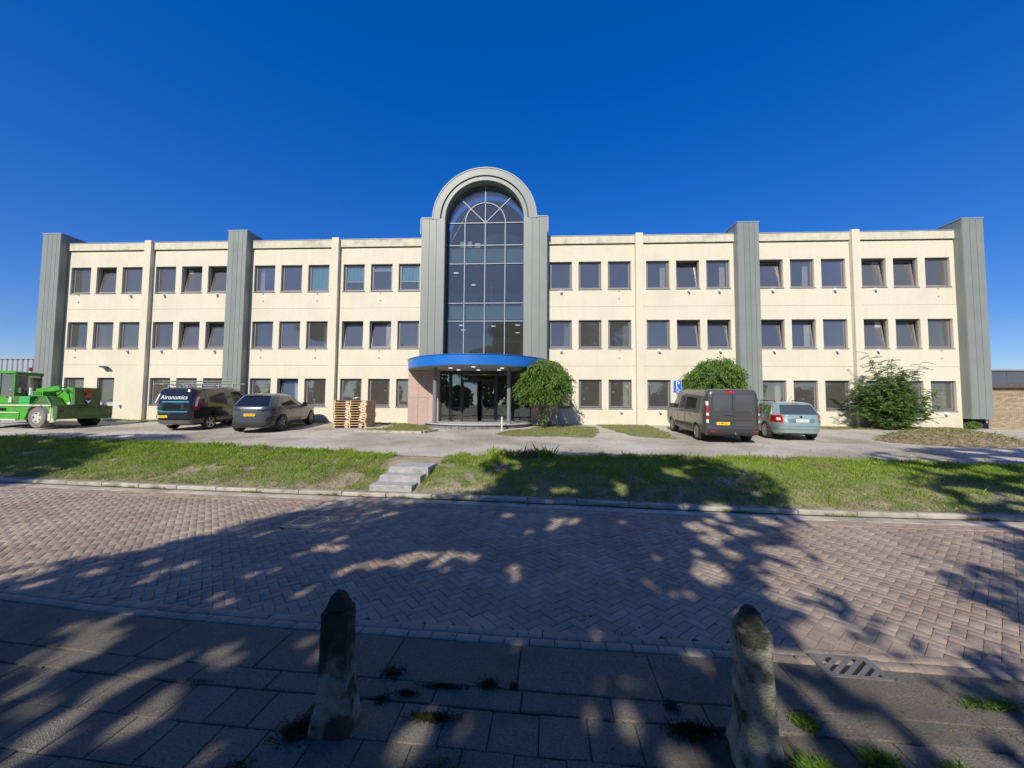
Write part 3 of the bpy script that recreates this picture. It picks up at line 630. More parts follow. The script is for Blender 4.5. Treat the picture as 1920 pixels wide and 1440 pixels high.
MB().prism([(-.05,-.2),(9.2,-.2),(13,5.1),(5.2,5.1)],'z',3.03,3.28).build('roof_edge',mat('shed_fascia',(.07,.06,.055),(.10,.09,.08),10,.8),t)
# concrete strip beside the shed
b=MB(); b.box(18.4,20.3,20.9,21.1,.8,.93); 
sp=[(18.9,20.7),(19.3,21.0),(25.5,20.0),(25.5,19.6)]
MB().prism(sp,'z',.6,.905).build('side_path',m_gut,kind='structure')
# ================================================================ VEHICLES
def g2(x,y): return lotz(x,y)
m_tyre=mat('tyre_rubber',(.018,.018,.018),(.03,.029,.027),8,.85,.2,60,obj=True); m_alloy=mat('alloy_rim',(.62,.62,.62),rough=.25,metal=.9); m_dalloy=mat('dark_alloy',(.10,.10,.10),rough=.3,metal=.8)
m_plas=mat('bumper_plastic',(.035,.036,.038),rough=.6); m_blk=mat('gloss_black',(.01,.01,.011),rough=.12,coat=.5)
m_red=mat('tail_red',(.42,.008,.012),rough=.12,coat=1); m_clr=mat('lamp_clear',(.75,.75,.75),rough=.1,coat=1); m_orange=mat('lamp_orange',(.6,.2,.02),rough=.2,coat=.6)
m_yel=mat('plate_yellow',(.80,.50,.02),rough=.5); m_pw=mat('plate_white',(.75,.75,.72),rough=.5); m_pb2=mat('plate_blue',(.02,.07,.35),rough=.5); m_chr=mat('chrome',(.8,.8,.8),rough=.12,metal=1)
g_car=mat('car_glass',(.012,.014,.015),rough=.03,spec=.7,coat=.3); g_cab=glass('cab_glass',(.45,.52,.48),.12); g_est=glass('tinted_car_glass',(.28,.33,.31),.13,rc=(.9,.97,1))
m_int=mat('car_interior',(.03,.03,.032),rough=.8)
class Car:
    def __init__(s,prof,n=5.0,gl=None):
        s.p=np.array(prof,float); s.n=n; s.gl=gl or g_car
    def at(s,z): return [float(np.interp(z,s.p[:,0],s.p[:,k])) for k in (1,2,3)]
    def side(s,y,z):
        yr,yf,hw=s.at(z); m=(yr+yf)/2; h=(yf-yr)/2; q=min(.999,abs((y-m)/h)); return hw*(1-q**s.n)**(1/s.n)
    def rear(s,x,z):
        yr,yf,hw=s.at(z); m=(yr+yf)/2; h=(yf-yr)/2; q=min(.995,abs(x/hw)); return m-h*(1-q**s.n)**(1/s.n)
    def front(s,x,z):
        yr,yf,hw=s.at(z); m=(yr+yf)/2; h=(yf-yr)/2; q=min(.995,abs(x/hw)); return m+h*(1-q**s.n)**(1/s.n)
    def body(s,m,parent,wells,wr,ww,NT=88):
        zs=[]
        for i in range(len(s.p)-1):
            k=max(1,int((s.p[i+1,0]-s.p[i,0])/.05)+ (2 if abs(s.p[i+1,2]-s.p[i,2])>.4 else 0)); zs+=list(np.linspace(s.p[i,0],s.p[i+1,0],k,endpoint=False))
        zs.append(s.p[-1,0]); V=[];Fq=[]
        for z in zs:
            yr,yf,hw=s.at(z); cy=(yr+yf)/2; h=(yf-yr)/2
            for i in range(NT):
                t=2*math.pi*i/NT; c,q=math.cos(t),math.sin(t); V.append((hw*math.copysign(abs(c)**(2/s.n),c),cy+h*math.copysign(abs(q)**(2/s.n),q),z))
        for j in range(len(zs)-1):
            for i in range(NT): a=j*NT+i; b_=j*NT+(i+1)%NT; Fq.append((a,b_,b_+NT,a+NT))
        me=bpy.data.meshes.new('body'); me.from_pydata(V,[],Fq+[tuple(reversed(range(NT))),tuple(range((len(zs)-1)*NT,len(zs)*NT))])
        bm=bmesh.new(); bm.from_mesh(me); bmesh.ops.recalc_face_normals(bm,faces=bm.faces); bm.to_mesh(me); bm.free()
        me.materials.append(m); me.materials.append(m_int)
        o=bpy.data.objects.new('body',me); COL.objects.link(o); cut=[]
        for y in wells:
            for sx in (-1,1):
                hw=s.side(y,.5); cb=MB().cyl((sx*(hw-ww),y,wr*.93),(sx*(hw+.3),y,wr*.93),wr*1.13,n=32).mesh('c',[m_int]); co=bpy.data.objects.new('c',cb); COL.objects.link(co); cut.append(co)
                md=o.modifiers.new('b','BOOLEAN'); md.operation='DIFFERENCE'; md.object=co; md.solver='EXACT'
        bpy.context.view_layer.update()
        m2=bpy.data.meshes.new_from_object(o.evaluated_get(bpy.context.evaluated_depsgraph_get()))
        for c in cut: bpy.data.objects.remove(c)
        bpy.data.objects.remove(o); smoothm(m2,32); return add('body',m2,parent)
    def patch(s,name,kind,cs,m,parent,eps=.006,nx=10,nz=8,th=.03,**k):
        # cs: 4 corners in (u,z): bottom-left, bottom-right, top-right, top-left ; kind L,R,rear,front
        V=[];Fq=[]; f={'L':lambda u,z,e:(-(s.side(u,z)+e),u,z),'R':lambda u,z,e:(s.side(u,z)+e,u,z),'rear':lambda u,z,e:(u,s.rear(u,z)-e,z),'front':lambda u,z,e:(u,s.front(u,z)+e,z)}[kind]
        for e in (eps,-th):
            for j in range(nz+1):
                for i in range(nx+1):
                    a,b_=i/nx,j/nz; u=(cs[0][0]*(1-a)+cs[1][0]*a)*(1-b_)+(cs[3][0]*(1-a)+cs[2][0]*a)*b_; z=(cs[0][1]*(1-a)+cs[1][1]*a)*(1-b_)+(cs[3][1]*(1-a)+cs[2][1]*a)*b_
                    V.append(f(u,z,e))
        w=nx+1; N=w*(nz+1)
        for j in range(nz):
            for i in range(nx): a=j*w+i; Fq.append((a,a+1,a+w+1,a+w))
        rim=[i for i in range(w)]+[j*w+nx for j in range(1,nz+1)]+[nz*w+i for i in range(nx-1,-1,-1)]+[j*w for j in range(nz-1,0,-1)]
        for a,b_ in zip(rim,rim[1:]+rim[:1]): Fq.append((a,b_,b_+N,a+N))
        me=npmesh(name,np.array(V),np.array(Fq),m); smoothm(me,40); return add(name,me,parent,**k)
def wheel(parent,x,y,r,w,rimmat,spokes=5,k=1):
    sx=1 if x>0 else -1
    t=MB(); n=36; prof=[(-w/2,r*.70*k),(-w/2,r*.93),(-w*.38,r),(w*.38,r),(w/2,r*.93),(w/2,r*.70*k)]
    k0=0
    for i in range(n):
        a=2*math.pi*i/n
        for (u,q) in prof: t.v.append((u,q*math.cos(a),q*math.sin(a)))
    for i in range(n):
        for j in range(5): a=i*6+j; b_=((i+1)%n)*6+j; t.f.append((a,b_,b_+1,a+1)); t.m.append(0)
    wh=t.build('wheel',m_tyre,parent,smooth=50,loc=(x,y,r))
    d=MB(); d.cyl((sx*w*.30,0,0),(sx*w*.32,0,0),r*.66*k,n=28); d.build('brake_disc',m_int,wh)
    rm=MB(); kk=[]
    ringv=MB(); ringv.ring(0,0,r*.63*k,r*.72*k,0,w*.5,0,2*math.pi,32); rm.v+=[(sx*y_,x_,z_) for x_,y_,z_ in ringv.v]; rm.f+=ringv.f; rm.m+=[0]*len(ringv.f)
    for i in range(spokes):
        a=2*math.pi*i/spokes+.3; T=Matrix.Rotation(a,4,'X')
        wdt=r*(.13 if spokes<9 else .05)
        rm.box(sx*w*.36,sx*w*.46,-wdt,wdt,r*.08*k,r*.66*k,T)
    rm.cyl((sx*w*.3,0,0),(sx*w*.47,0,0),r*.17,n=16); rm.build('rim',rimmat,wh,smooth=35)
    return wh
def plate(parent,x,y,z,txt,m,w=.5,rz=0,blue=True):
    p=MB().bbox(-w/2,w/2,-.008,.008,-.055,.055,.001).build('license_plate',m,parent,loc=(x,y,z),rot=(0,0,rz))
    if blue: MB().box(-w/2+.002,-w/2+.045,-.0105,-.0085,-.053,.053).build('plate_band',m_pb2,p)
    text('plate_text',txt,.085,m_blk,p,(.02,-.0105,0),(R(90),0,0),.001,sx=.95)
    return p
def seam(car,kind,pts,m,parent,w=.006,name='panel_gap'):
    bb=MB()
    for (u0,z0),(u1,z1) in zip(pts,pts[1:]):
        n=max(2,int(math.hypot(u1-u0,z1-z0)/.12)); prev=None
        for i in range(n+1):
            u=u0+(u1-u0)*i/n; z=z0+(z1-z0)*i/n; e=.002
            p={'L':lambda:(-(car.side(u,z)+e),u,z),'R':lambda:(car.side(u,z)+e,u,z),'rear':lambda:(u,car.rear(u,z)-e,z),'front':lambda:(u,car.front(u,z)+e,z)}[kind]()
            if prev: bb.cyl(prev,p,w,n=4)
            prev=p
    bb.build(name,m,parent)
def place(name,label,cat,x,y,deg,zo=0,group=None):
    h=R(deg); ax=lambda u,v:(x+math.cos(h)*u-math.sin(h)*v,y+math.sin(h)*u+math.cos(h)*v)
    p0=g2(*ax(0,0)); p1=g2(*ax(0,3)); t=thing(name,label,cat,(x,y,p0+.01),h,group); t.rotation_euler=(math.atan2(p1-p0,3),0,h); return t
def mirror(parent,x,y,z,m,s=1):
    sx=1 if x>0 else -1; bb=MB(); bb.bbox(x-.0,x+sx*.20,y-.07,y+.05,z-.1,z+.1,.02) if sx>0 else bb.bbox(x-.20,x,y-.07,y+.05,z-.1,z+.1,.02); bb.build('mirror',m,parent,smooth=40)

m_gv=mat('grey_van_paint',(.085,.082,.078),rough=.32,coat=.7,metal=.35,obj=True)
# ---- grey van
P=[(.26,-.80,3.95,.86),(.34,-.95,4.05,.93),(.55,-.98,4.12,.965),(.62,-.95,4.12,.975),(.95,-.945,4.06,.98),(1.08,-.94,3.85,.978),(1.2,-.935,3.15,.968),(1.72,-.90,2.42,.905),(1.86,-.875,2.15,.865),(1.93,-.83,1.95,.81),(1.965,-.72,1.7,.68),(1.975,-.5,1.3,.4)]
c=Car(P,14.0); t=place('delivery_van','dark grey van with closed double rear doors and yellow plate beside the teal estate','van',7.30,15.30,-3.2)
c.body(m_gv,t,(0,3.1),.335,.3)
for y in (0,3.1):
    for sx in (-1,1): wheel(t,sx*.84,y,.335,.22,m_dalloy if 0 else mat('steel_rim',(.30,.29,.28),rough=.4,metal=.6),8)
c.patch('bumper','rear',[(-.93,.31),(.93,.31),(.93,.53),(-.93,.53)],m_plas,t,.03,24,4,.06)
for sx in (-1,1):
    x0,x1=sorted((sx*.835,sx*.925))
    c.patch('taillight','rear',[(x0,.72),(x1,.72),(x1-.02*(sx>0)+0,1.62),(x0+.02*(sx<0),1.62)],m_plas,t,.012,4,10)
    for z0,z1,mm in ((.74,.86,m_clr),(.87,.97,m_red),(1.0,1.10,m_clr),(1.11,1.36,m_red),(1.37,1.52,m_clr)): c.patch('lamp_lens','rear',[(x0+.015,z0),(x1-.015,z0),(x1-.015,z1),(x0+.015,z1)],mm,t,.02,4,4)
c.patch('brake_light','rear',[(-.22,1.80),(.03,1.80),(.03,1.88),(-.22,1.88)],m_red,t,.015)
seam(c,'rear',[(-.02,.6),(-.02,1.9)],m_blk,t,.007); seam(c,'rear',[(-.79,.58),(-.79,1.88)],m_blk,t,.006); seam(c,'rear',[(.79,.58),(.79,1.88)],m_blk,t,.006); seam(c,'rear',[(-.79,.60),(.79,.60)],m_blk,t,.006)
m_gv2=mat('grey_van_panel',(.105,.102,.098),rough=.3,coat=.7,metal=.35)
for sx in (-1,1):
    x0,x1=sorted((sx*.08-.02,sx*.72)); c.patch('door_panel','rear',[(x0,1.16),(x1,1.16),(x1-.03*(sx>0),1.76),(x0+.03*(sx<0),1.76)],m_gv2,t,.010)
    seam(c,'rear',[(x0,1.16),(x1,1.16),(x1,1.76),(x0,1.76),(x0,1.16)],m_plas,t,.005,'panel_edge')
c.patch('door_ledge','rear',[(-.76,.86),(.76,.86),(.76,.92),(-.76,.92)],m_gv2,t,.016)
c.patch('plate_recess','rear',[(-.70,.62),(-.08,.62),(-.08,.84),(-.70,.84)],m_plas,t,.004)
c.patch('door_panel','rear',[(.06,.62),(.70,.62),(.70,.80),(.06,.80)],m_gv2,t,.012)
plate(t,-.38,c.rear(-.38,.72)-.016,.72,'V-487-ZL',m_yel)
MB().bbox(-.30,.02,-.03,.0,-.03,.03,.012).build('door_handle',m_chr,t,loc=(-.06,c.rear(0,1.06)-.01,1.07))
e=MB(); e.ring(0,0,.05,.075,0,.012,0,2*math.pi,4); e.build('emblem',m_chr,t,loc=(.62,c.rear(.62,1.14)-.014,1.14))
text('model_lettering','TRAFIC',.06,m_chr,t,(-.55,c.rear(-.5,.89)-.018,.893),(R(90),0,0))
c.patch('reflector','rear',[(-.80,.42),(-.66,.42),(-.66,.47),(-.80,.47)],m_red,t,.04); c.patch('reflector','rear',[(.66,.42),(.80,.42),(.80,.47),(.66,.47)],m_red,t,.04)
MB().cyl((0,-.9,.36),(0,-1.12,.36),.02,n=8).cyl((0,-1.12,.34),(0,-1.12,.45),.03,n=10).build('tow_hook',m_chr,t)
c.patch('side_window','L',[(.05,1.16),(1.15,1.16),(1.15,1.66),(.02,1.62)],g_car,t); c.patch('side_window','L',[(1.35,1.16),(2.05,1.16),(1.98,1.68),(1.35,1.68)],g_car,t); c.patch('side_window','L',[(2.2,1.18),(2.85,1.2),(2.42,1.66),(2.12,1.68)],g_car,t)
c.patch('side_window','R',[(.05,1.16),(1.15,1.16),(1.15,1.66),(.02,1.62)],g_car,t); c.patch('side_window','R',[(2.2,1.18),(2.85,1.2),(2.42,1.66),(2.12,1.68)],g_car,t)
c.patch('windshield','front',[(-.8,1.24),(.8,1.24),(.72,1.78),(-.72,1.78)],g_car,t)
for k_ in ('L','R'):
    seam(c,k_,[(1.25,.5),(1.25,1.75)],m_blk,t); seam(c,k_,[(2.15,.5),(2.15,1.78)],m_blk,t); seam(c,k_,[(3.0,.6),(3.0,1.15)],m_blk,t); seam(c,k_,[(-.3,1.08),(1.2,1.10)],m_plas,t,.008,'door_rail')
    c.patch('rubbing_strip',k_,[(.5,.50),(2.6,.50),(2.6,.58),(.5,.58)],m_plas,t,.012)
    seam(c,k_,[(1.45,1.04),(1.65,1.04)],m_plas,t,.018,'door_handle'); seam(c,k_,[(2.25,1.04),(2.45,1.04)],m_plas,t,.018,'door_handle')
mirror(t,-.95,2.75,1.22,m_plas); mirror(t,.95,2.75,1.22,m_plas)

# ---- dark branded van
m_dv=mat('black_van_paint',(.012,.014,.018),rough=.16,coat=1,obj=True)
P=[(.26,-.78,3.8,.86),(.34,-.93,3.9,.93),(.55,-.96,3.98,.965),(.95,-.95,3.95,.985),(1.1,-.94,3.7,.98),(1.2,-.93,3.0,.965),(1.45,-.90,2.65,.94),(1.75,-.85,2.2,.89),(1.88,-.80,1.95,.84),(1.94,-.72,1.75,.76),(1.97,-.55,1.5,.6),(1.975,-.3,1.1,.35)]
c=Car(P,7.0); t=place('service_van','black service van with white lettering and a ladder rack on its roof','van',-16.1,17.5,1.0)
c.body(m_dv,t,(0,2.93),.34,.3)
for y in (0,2.93):
    for sx in (-1,1): wheel(t,sx*.85,y,.34,.22,m_alloy,5)
c.patch('rear_window','rear',[(-.74,1.24),(.74,1.24),(.68,1.76),(-.68,1.76)],m_blk,t,.008)
c.patch('bumper','rear',[(-.92,.36),(.92,.36),(.92,.50),(-.92,.50)],mat('bumper_grey',(.10,.10,.10),rough=.4),t,.02,20,4)
for sx in (-1,1):
    x0,x1=sorted((sx*.85,sx*.93))
    c.patch('taillight','rear',[(x0,.95),(x1,.95),(x1-.03*(sx>0),1.62),(x0+.03*(sx<0),1.62)],m_red,t,.012,4,10); c.patch('lamp_lens','rear',[(x0+.025,1.12),(x1-.02,1.12),(x1-.03,1.55),(x0+.03,1.55)],m_clr,t,.02,4,6)
m_wh=mat('white_vinyl',(.8,.83,.85),rough=.4); m_cy=mat('cyan_vinyl',(.05,.30,.45),rough=.4); m_gl=mat('grey_vinyl',(.16,.155,.15),rough=.4)
text('lettering','Aironomics',.27,m_wh,t,(.04,c.rear(0,1.5)-.03,1.52),(R(83),0,0),.004,.2,sx=.98)
bb=MB(); bb.prism([(-.82,1.28),(-.76,1.28),(-.54,1.68),(-.60,1.68)],'y',-.965,-.955); bb.build('lettering_stroke',m_wh,t,loc=(0,.0,0))
c.patch('lettering_line','rear',[(-.50,1.30),(.70,1.30),(.70,1.345),(-.50,1.345)],m_cy,t,.02); c.patch('stripe','rear',[(-.86,.86),(.66,.86),(.66,.90),(-.86,.90)],m_cy,t,.008); c.patch('stripe','rear',[(-.86,.93),(-.5,.93),(-.5,.95),(-.86,.95)],m_cy,t,.008)
plate(t,-.48,c.rear(-.48,.66)-.014,.66,'V-215-KX',m_yel)
c.patch('plate_surround','rear',[(-.78,.76),(-.12,.76),(-.16,.80),(-.74,.80)],m_plas,t,.012)
for k_,rz in (('R',90),('L',-90)):
    sx=1 if k_=='R' else -1
    text('lettering','Aironomics',.22,m_gl,t,(sx*.935,1.0,1.50),(R(84),0,R(rz)),.004,.2,sx=1.35)
    c.patch('stripe',k_,[(-.75,1.06),(-.15,1.10),(-.15,1.28),(-.75,1.22)],mat('stripe_red',(.22,.02,.03),rough=.3),t,.006); c.patch('stripe',k_,[(-.15,1.10),(1.0,.98),(1.0,1.12),(-.15,1.28)],mat('stripe_yellow',(.28,.24,.02),rough=.3),t,.006)
    c.patch('stripe',k_,[(1.0,.98),(2.1,.72),(2.3,.94),(1.0,1.12)],mat('stripe_green',(.09,.19,.02),rough=.3),t,.006)
    c.patch('side_window',k_,[(2.05,1.2),(2.75,1.22),(2.32,1.68),(2.02,1.7)],g_car,t); seam(c,k_,[(1.95,.5),(1.95,1.78)],m_plas,t)
c.patch('windshield','front',[(-.8,1.25),(.8,1.25),(.74,1.75),(-.74,1.75)],g_car,t)
mirror(t,.95,2.6,1.2,m_plas); mirror(t,-.95,2.6,1.2,m_plas)
for y in (-.3,.7,1.6): MB().box(-.80,.80,y-.025,y+.025,2.02,2.06).box(-.82,-.77,y-.03,y+.03,1.93,2.1).box(.77,.82,y-.03,y+.03,1.93,2.1).build('roof_bar',m_cap,t)
def ladder(x,y0,y1,z,w,lab,dx=0,dz=0):
    l=thing('ladder',lab,'ladder',(0,0,0)); l.parent=None
    l.matrix_world=Matrix.Translation(t.location)@t.rotation_euler.to_matrix().to_4x4()
    m_=mat('aluminium',(.62,.60,.55),rough=.4,metal=.6)
    for sx in (-w/2,w/2): MB().cyl((x+sx,y0,z),(x+sx+dx,y1,z+dz),.028,n=6).build('rail',m_,l)
    n=int((y1-y0)/.28)
    for i in range(1,n): f=i/n; MB().cyl((x-w/2+dx*f,y0+(y1-y0)*f,z+dz*f),(x+w/2+dx*f,y0+(y1-y0)*f,z+dz*f),.018,n=6).build('rung',m_,l)
ladder(-.38,-1.25,2.5,2.115,.42,'aluminium ladder on the left of the black van roof, the lower one'); ladder(.35,-1.0,2.7,2.115,.42,'aluminium ladder on the right side of the black van roof',.05); ladder(-.3,-.9,2.6,2.235,.36,'aluminium ladder lying on top of another on the van roof',.1,.03)
o=MB(); 
for x,y in ((-.62,-1.15),(-.1,-1.1)): o.bbox(x-.1,x+.1,y-.1,y+.1,2.09,2.2,.02)
# ---- dark SUV
m_su=mat('suv_paint',(.075,.085,.10),rough=.3,coat=.6,metal=.3,obj=True)
P=[(.24,-.80,3.7,.84),(.34,-.90,3.85,.93),(.55,-.93,3.98,.97),(.80,-.925,3.99,.985),(1.0,-.90,3.9,.98),(1.08,-.88,3.5,.965),(1.14,-.85,2.45,.935),(1.3,-.66,2.0,.88),(1.5,-.40,1.62,.79),(1.6,-.24,1.35,.73),(1.66,-.05,1.0,.62),(1.685,.3,.7,.35)]
c=Car(P,4.6); t=place('parked_suv','dark grey metallic SUV parked right of the black van','car',-12.15,16.75,8.5)
c.body(m_su,t,(0,3.0),.385,.3)
for y in (0,3.0):
    for sx in (-1,1): wheel(t,sx*.86,y,.385,.25,m_dalloy,5)
c.patch('rear_window','rear',[(-.70,1.16),(.70,1.16),(.56,1.56),(-.56,1.56)],g_car,t,.008,14,8)
c.patch('spoiler','rear',[(-.58,1.58),(.58,1.58),(.54,1.62),(-.54,1.62)],m_blk,t,.06)
for sx in (-1,1):
    x0,x1=sorted((sx*.34,sx*.93)); c.patch('taillight','rear',[(x0,.985),(x1,.985),(x1,1.03),(x0,1.03)],mat('dark_red_lamp',(.03,.004,.006),rough=.15,coat=1),t,.010,12,2)
    c.patch('bumper_insert','rear',[(sx*.93 if sx<0 else .62,.50),(-.62 if sx<0 else .93,.50),(-.70 if sx<0 else .93,.72),(sx*.93 if sx<0 else .70,.72)],m_blk,t,.008)
c.patch('bumper','rear',[(-.86,.28),(.86,.28),(.80,.47),(-.80,.47)],m_plas,t,.012,20,4)
plate(t,.02,c.rear(0,.80)-.02,.80,'N-318-TB',m_yel)
e=MB(); e.ring(0,0,.0,.05,0,.01,0,2*math.pi,20); e.build('emblem',m_chr,t,loc=(0,c.rear(0,1.0)-.014,1.0))
for k_ in ('L','R'):
    c.patch('side_window',k_,[(-.05,1.17),(.75,1.15),(.72,1.52),(.22,1.50)],g_car,t); c.patch('side_window',k_,[(.82,1.15),(1.66,1.15),(1.45,1.50),(.80,1.52)],g_car,t); c.patch('side_window',k_,[(1.72,1.15),(2.35,1.15),(1.62,1.48),(1.5,1.49)],g_car,t)
    seam(c,k_,[(.8,.45),(.8,1.12)],m_blk,t,.004); seam(c,k_,[(1.75,.45),(1.75,1.12)],m_blk,t,.004); seam(c,k_,[(.45,.80),(.8,1.1)],m_blk,t,.004)
    c.patch('sill_trim',k_,[(.5,.30),(2.5,.30),(2.5,.40),(.5,.40)],m_plas,t,.01,16,2); seam(c,k_,[(2.55,.42),(.5,.36)],m_chr,t,.008,'trim_strip')
    seam(c,k_,[(1.0,.96),(1.22,.96)],m_su,t,.014,'door_handle')
c.patch('windshield','front',[(-.74,1.18),(.74,1.18),(.60,1.55),(-.60,1.55)],g_car,t); mirror(t,.90,2.15,1.12,m_blk); mirror(t,-.90,2.15,1.12,m_blk)
# ---- teal estate
m_te=mat('teal_paint',(.27,.37,.36),rough=.28,coat=.8,metal=.3,obj=True)
P=[(.22,-.78,3.4,.76),(.30,-.93,3.5,.83),(.50,-.97,3.55,.875),(.70,-.95,3.53,.885),(.82,-.92,3.4,.88),(.90,-.90,2.9,.87),(.96,-.885,2.1,.86),(1.05,-.80,1.88,.825),(1.22,-.64,1.55,.75),(1.36,-.50,1.25,.69),(1.42,-.42,1.0,.62),(1.455,-.2,.8,.45),(1.465,.1,.6,.25)]
c=Car(P,5.0,g_est); t=place('estate_car','teal metallic estate car with roof rails parked right of the grey van','car',10.28,16.1,-7.5)
c.body(m_te,t,(0,2.58),.325,.28)
for y in (0,2.58):
    for sx in (-1,1): wheel(t,sx*.775,y,.325,.21,m_alloy,7)
c.patch('rear_window','rear',[(-.66,1.0),(.66,1.0),(.54,1.36),(-.54,1.36)],g_est,t,.008,14,8)
c.patch('brake_light','rear',[(-.12,1.385),(.12,1.385),(.12,1.405),(-.12,1.405)],m_red,t,.02)
for sx in (-1,1):
    x0,x1=sorted((sx*.60,sx*.872)); c.patch('taillight','rear',[(x0,.70),(x1,.70),(x1,.98),(x0+(.03 if sx<0 else .0),.98)],m_red,t,.014,8,6); xc=sx*.72; c.patch('lamp_lens','rear',[(xc-.06,.78),(xc+.06,.78),(xc+.05,.88),(xc-.05,.88)],m_clr,t,.022,4,4)
    c.patch('taillight','L' if sx<0 else 'R',[(-.80,.72),(-.58,.74),(-.62,.96),(-.80,.97)],m_red,t,.01,5,5)
c.patch('plate_recess','rear',[(-.42,.70),(.42,.70),(.46,.84),(-.46,.84)],mat('teal_shadow',(.09,.15,.145),rough=.4),t,.003)
plate(t,0,c.rear(0,.77)-.014,.77,'CWL·84AU',m_pw)
e=MB(); e.ring(0,0,.0,.042,0,.01,0,2*math.pi,20); e.build('emblem',m_blk,t,loc=(0,c.rear(0,.91)-.012,.915))
seam(c,'rear',[(-.72,.56),(.72,.56)],m_blk,t,.005); seam(c,'rear',[(-.84,.44),(.84,.44)],m_plas,t,.006); c.patch('reflector','rear',[(-.70,.47),(-.40,.47),(-.40,.50),(-.70,.50)],m_chr,t,.006); c.patch('bumper_base','rear',[(-.74,.23),(.74,.23),(.78,.29),(-.78,.29)],m_plas,t,.01,16,2)
MB().cyl((-.38,-.98,.27),(-.38,-.80,.27),.035,n=10).build('exhaust',m_blk,t)
for k_ in ('L','R'):
    sx=-1 if k_=='L' else 1
    c.patch('side_window',k_,[(-.52,.99),(.02,.98),(.02,1.34),(-.28,1.30)],g_est,t); c.patch('side_window',k_,[(.10,.98),(.92,.98),(.88,1.35),(.10,1.35)],g_est,t); c.patch('side_window',k_,[(1.0,.98),(1.85,.98),(1.28,1.33),(.96,1.35)],g_est,t)
    seam(c,k_,[(.30,.70),(.06,.97)],m_blk,t,.004); seam(c,k_,[(.96,.35),(.96,.97)],m_blk,t,.004); seam(c,k_,[(.15,.86),(.35,.86)],m_te,t,.014,'door_handle')
    MB().cyl((sx*.60,-.25,1.49),(sx*.60,1.0,1.49),.016,n=8).cyl((sx*.60,-.25,1.42),(sx*.60,-.25,1.49),.014,n=6).cyl((sx*.60,1.0,1.42),(sx*.60,1.0,1.49),.014,n=6).build('roof_rail',m_plas,t)
MB().cyl((0,.0,1.46),(0,-.25,1.70),.005,n=5).build('aerial',m_blk,t); c.patch('windshield','front',[(-.7,1.0),(.7,1.0),(.56,1.36),(-.56,1.36)],g_est,t); mirror(t,.85,1.8,1.0,m_te); mirror(t,-.85,1.8,1.0,m_te)

# ---- green telehandler
m_gr=mat('machine_green',(.065,.36,.025),(.05,.29,.02),3,.5,.05,30,obj=True,stain=(.10,.26,.04),ssc=2.5,smin=.5,smax=.75); m_gd=mat('machine_olive_shade',(.085,.16,.045),(.06,.11,.03),4,.5,.05,30,obj=True)  # olive: the green with shade painted in for the unlit rear, also fittings
m_gp=mat('pale_strip',(.55,.60,.42),rough=.5); m_tyre_pale=mat('pale_tyre',(.20,.185,.165),(.13,.12,.11),9,.95,.4,50,obj=True)  # paler grey tyre rubber, used on the near side wheels only
t=place('telehandler','bright green telehandler with a glazed cab and a square counterweight at its rear','telehandler',-22.95,17.95,86.5)
t.location.z+=.0
# local: +y forward (to image left), -x is the side facing the road
for y in (0,3.1):
    for sx in (-1,1):
        w_=wheel(t,sx*.92,y,.50,.42,mat('machine_rim',(.60,.62,.50),rough=.4,metal=.3),5,.74); w_.data.materials.clear(); w_.data.materials.append(m_tyre_pale if sx<0 else m_tyre)
# chassis side with arch
def arcs(cy,cz,r,a0,a1,n=10): return [(cy+r*math.cos(R(a0+(a1-a0)*i/n)),cz+r*math.sin(R(a0+(a1-a0)*i/n))) for i in range(n+1)]
side=[(-.60,1.02),(-.60,.72)]+arcs(0,.52,.60,165,20)+[(.75,.38),(2.35,.38)]+arcs(3.1,.52,.60,160,15)+[(3.9,.80),(4.1,1.02)]
MB().prism(side,'x',-1.10,-.98).build('chassis_side',m_gr,t); MB().prism(side,'x',.98,1.10).build('chassis_side',m_gr,t)
MB().prism([(-.8,.55),(-.8,1.0),(4.1,1.0),(4.1,.55)],'x',-.62,.62).build('chassis',m_gd,t)
MB().box(-1.13,1.13,-.75,4.1,1.02,1.10).build('deck',mat('deck_pale',(.30,.42,.16),rough=.6),t); MB().box(-1.15,-1.13,-.75,4.1,1.03,1.09).build('deck_edge',m_gp,t)
MB().box(-1.14,-1.0,1.15,2.3,.36,.42).box(-1.14,-1.0,1.0,2.4,.70,.74).build('step',m_gp,t); MB().box(-1.06,-.8,1.55,2.2,.43,.68).build('battery_box',mat('box_grey',(.30,.33,.32),rough=.6),t); MB().box(-1.115,-1.0,1.75,2.35,.80,.94).build('hatch',m_blk,t)
MB().prism([(1.0,.42),(1.45,.42),(1.30,.68),(.98,.68)],'x',-1.13,-1.1).build('step_guard',m_gr,t)
# rear face: bumper body and counterweight
MB().prism([(-1.0,.42),(-.84,.46),(-.80,1.04),(-1.08,1.04),(-1.08,.60)],'x',-1.12,1.12).build('rear_bumper',m_gd,t)
MB().prism([(-1.13,1.10),(-.98,1.10),(-.98,1.93),(-1.08,1.93)],'x',-.52,.52).build('counterweight',m_gd,t)
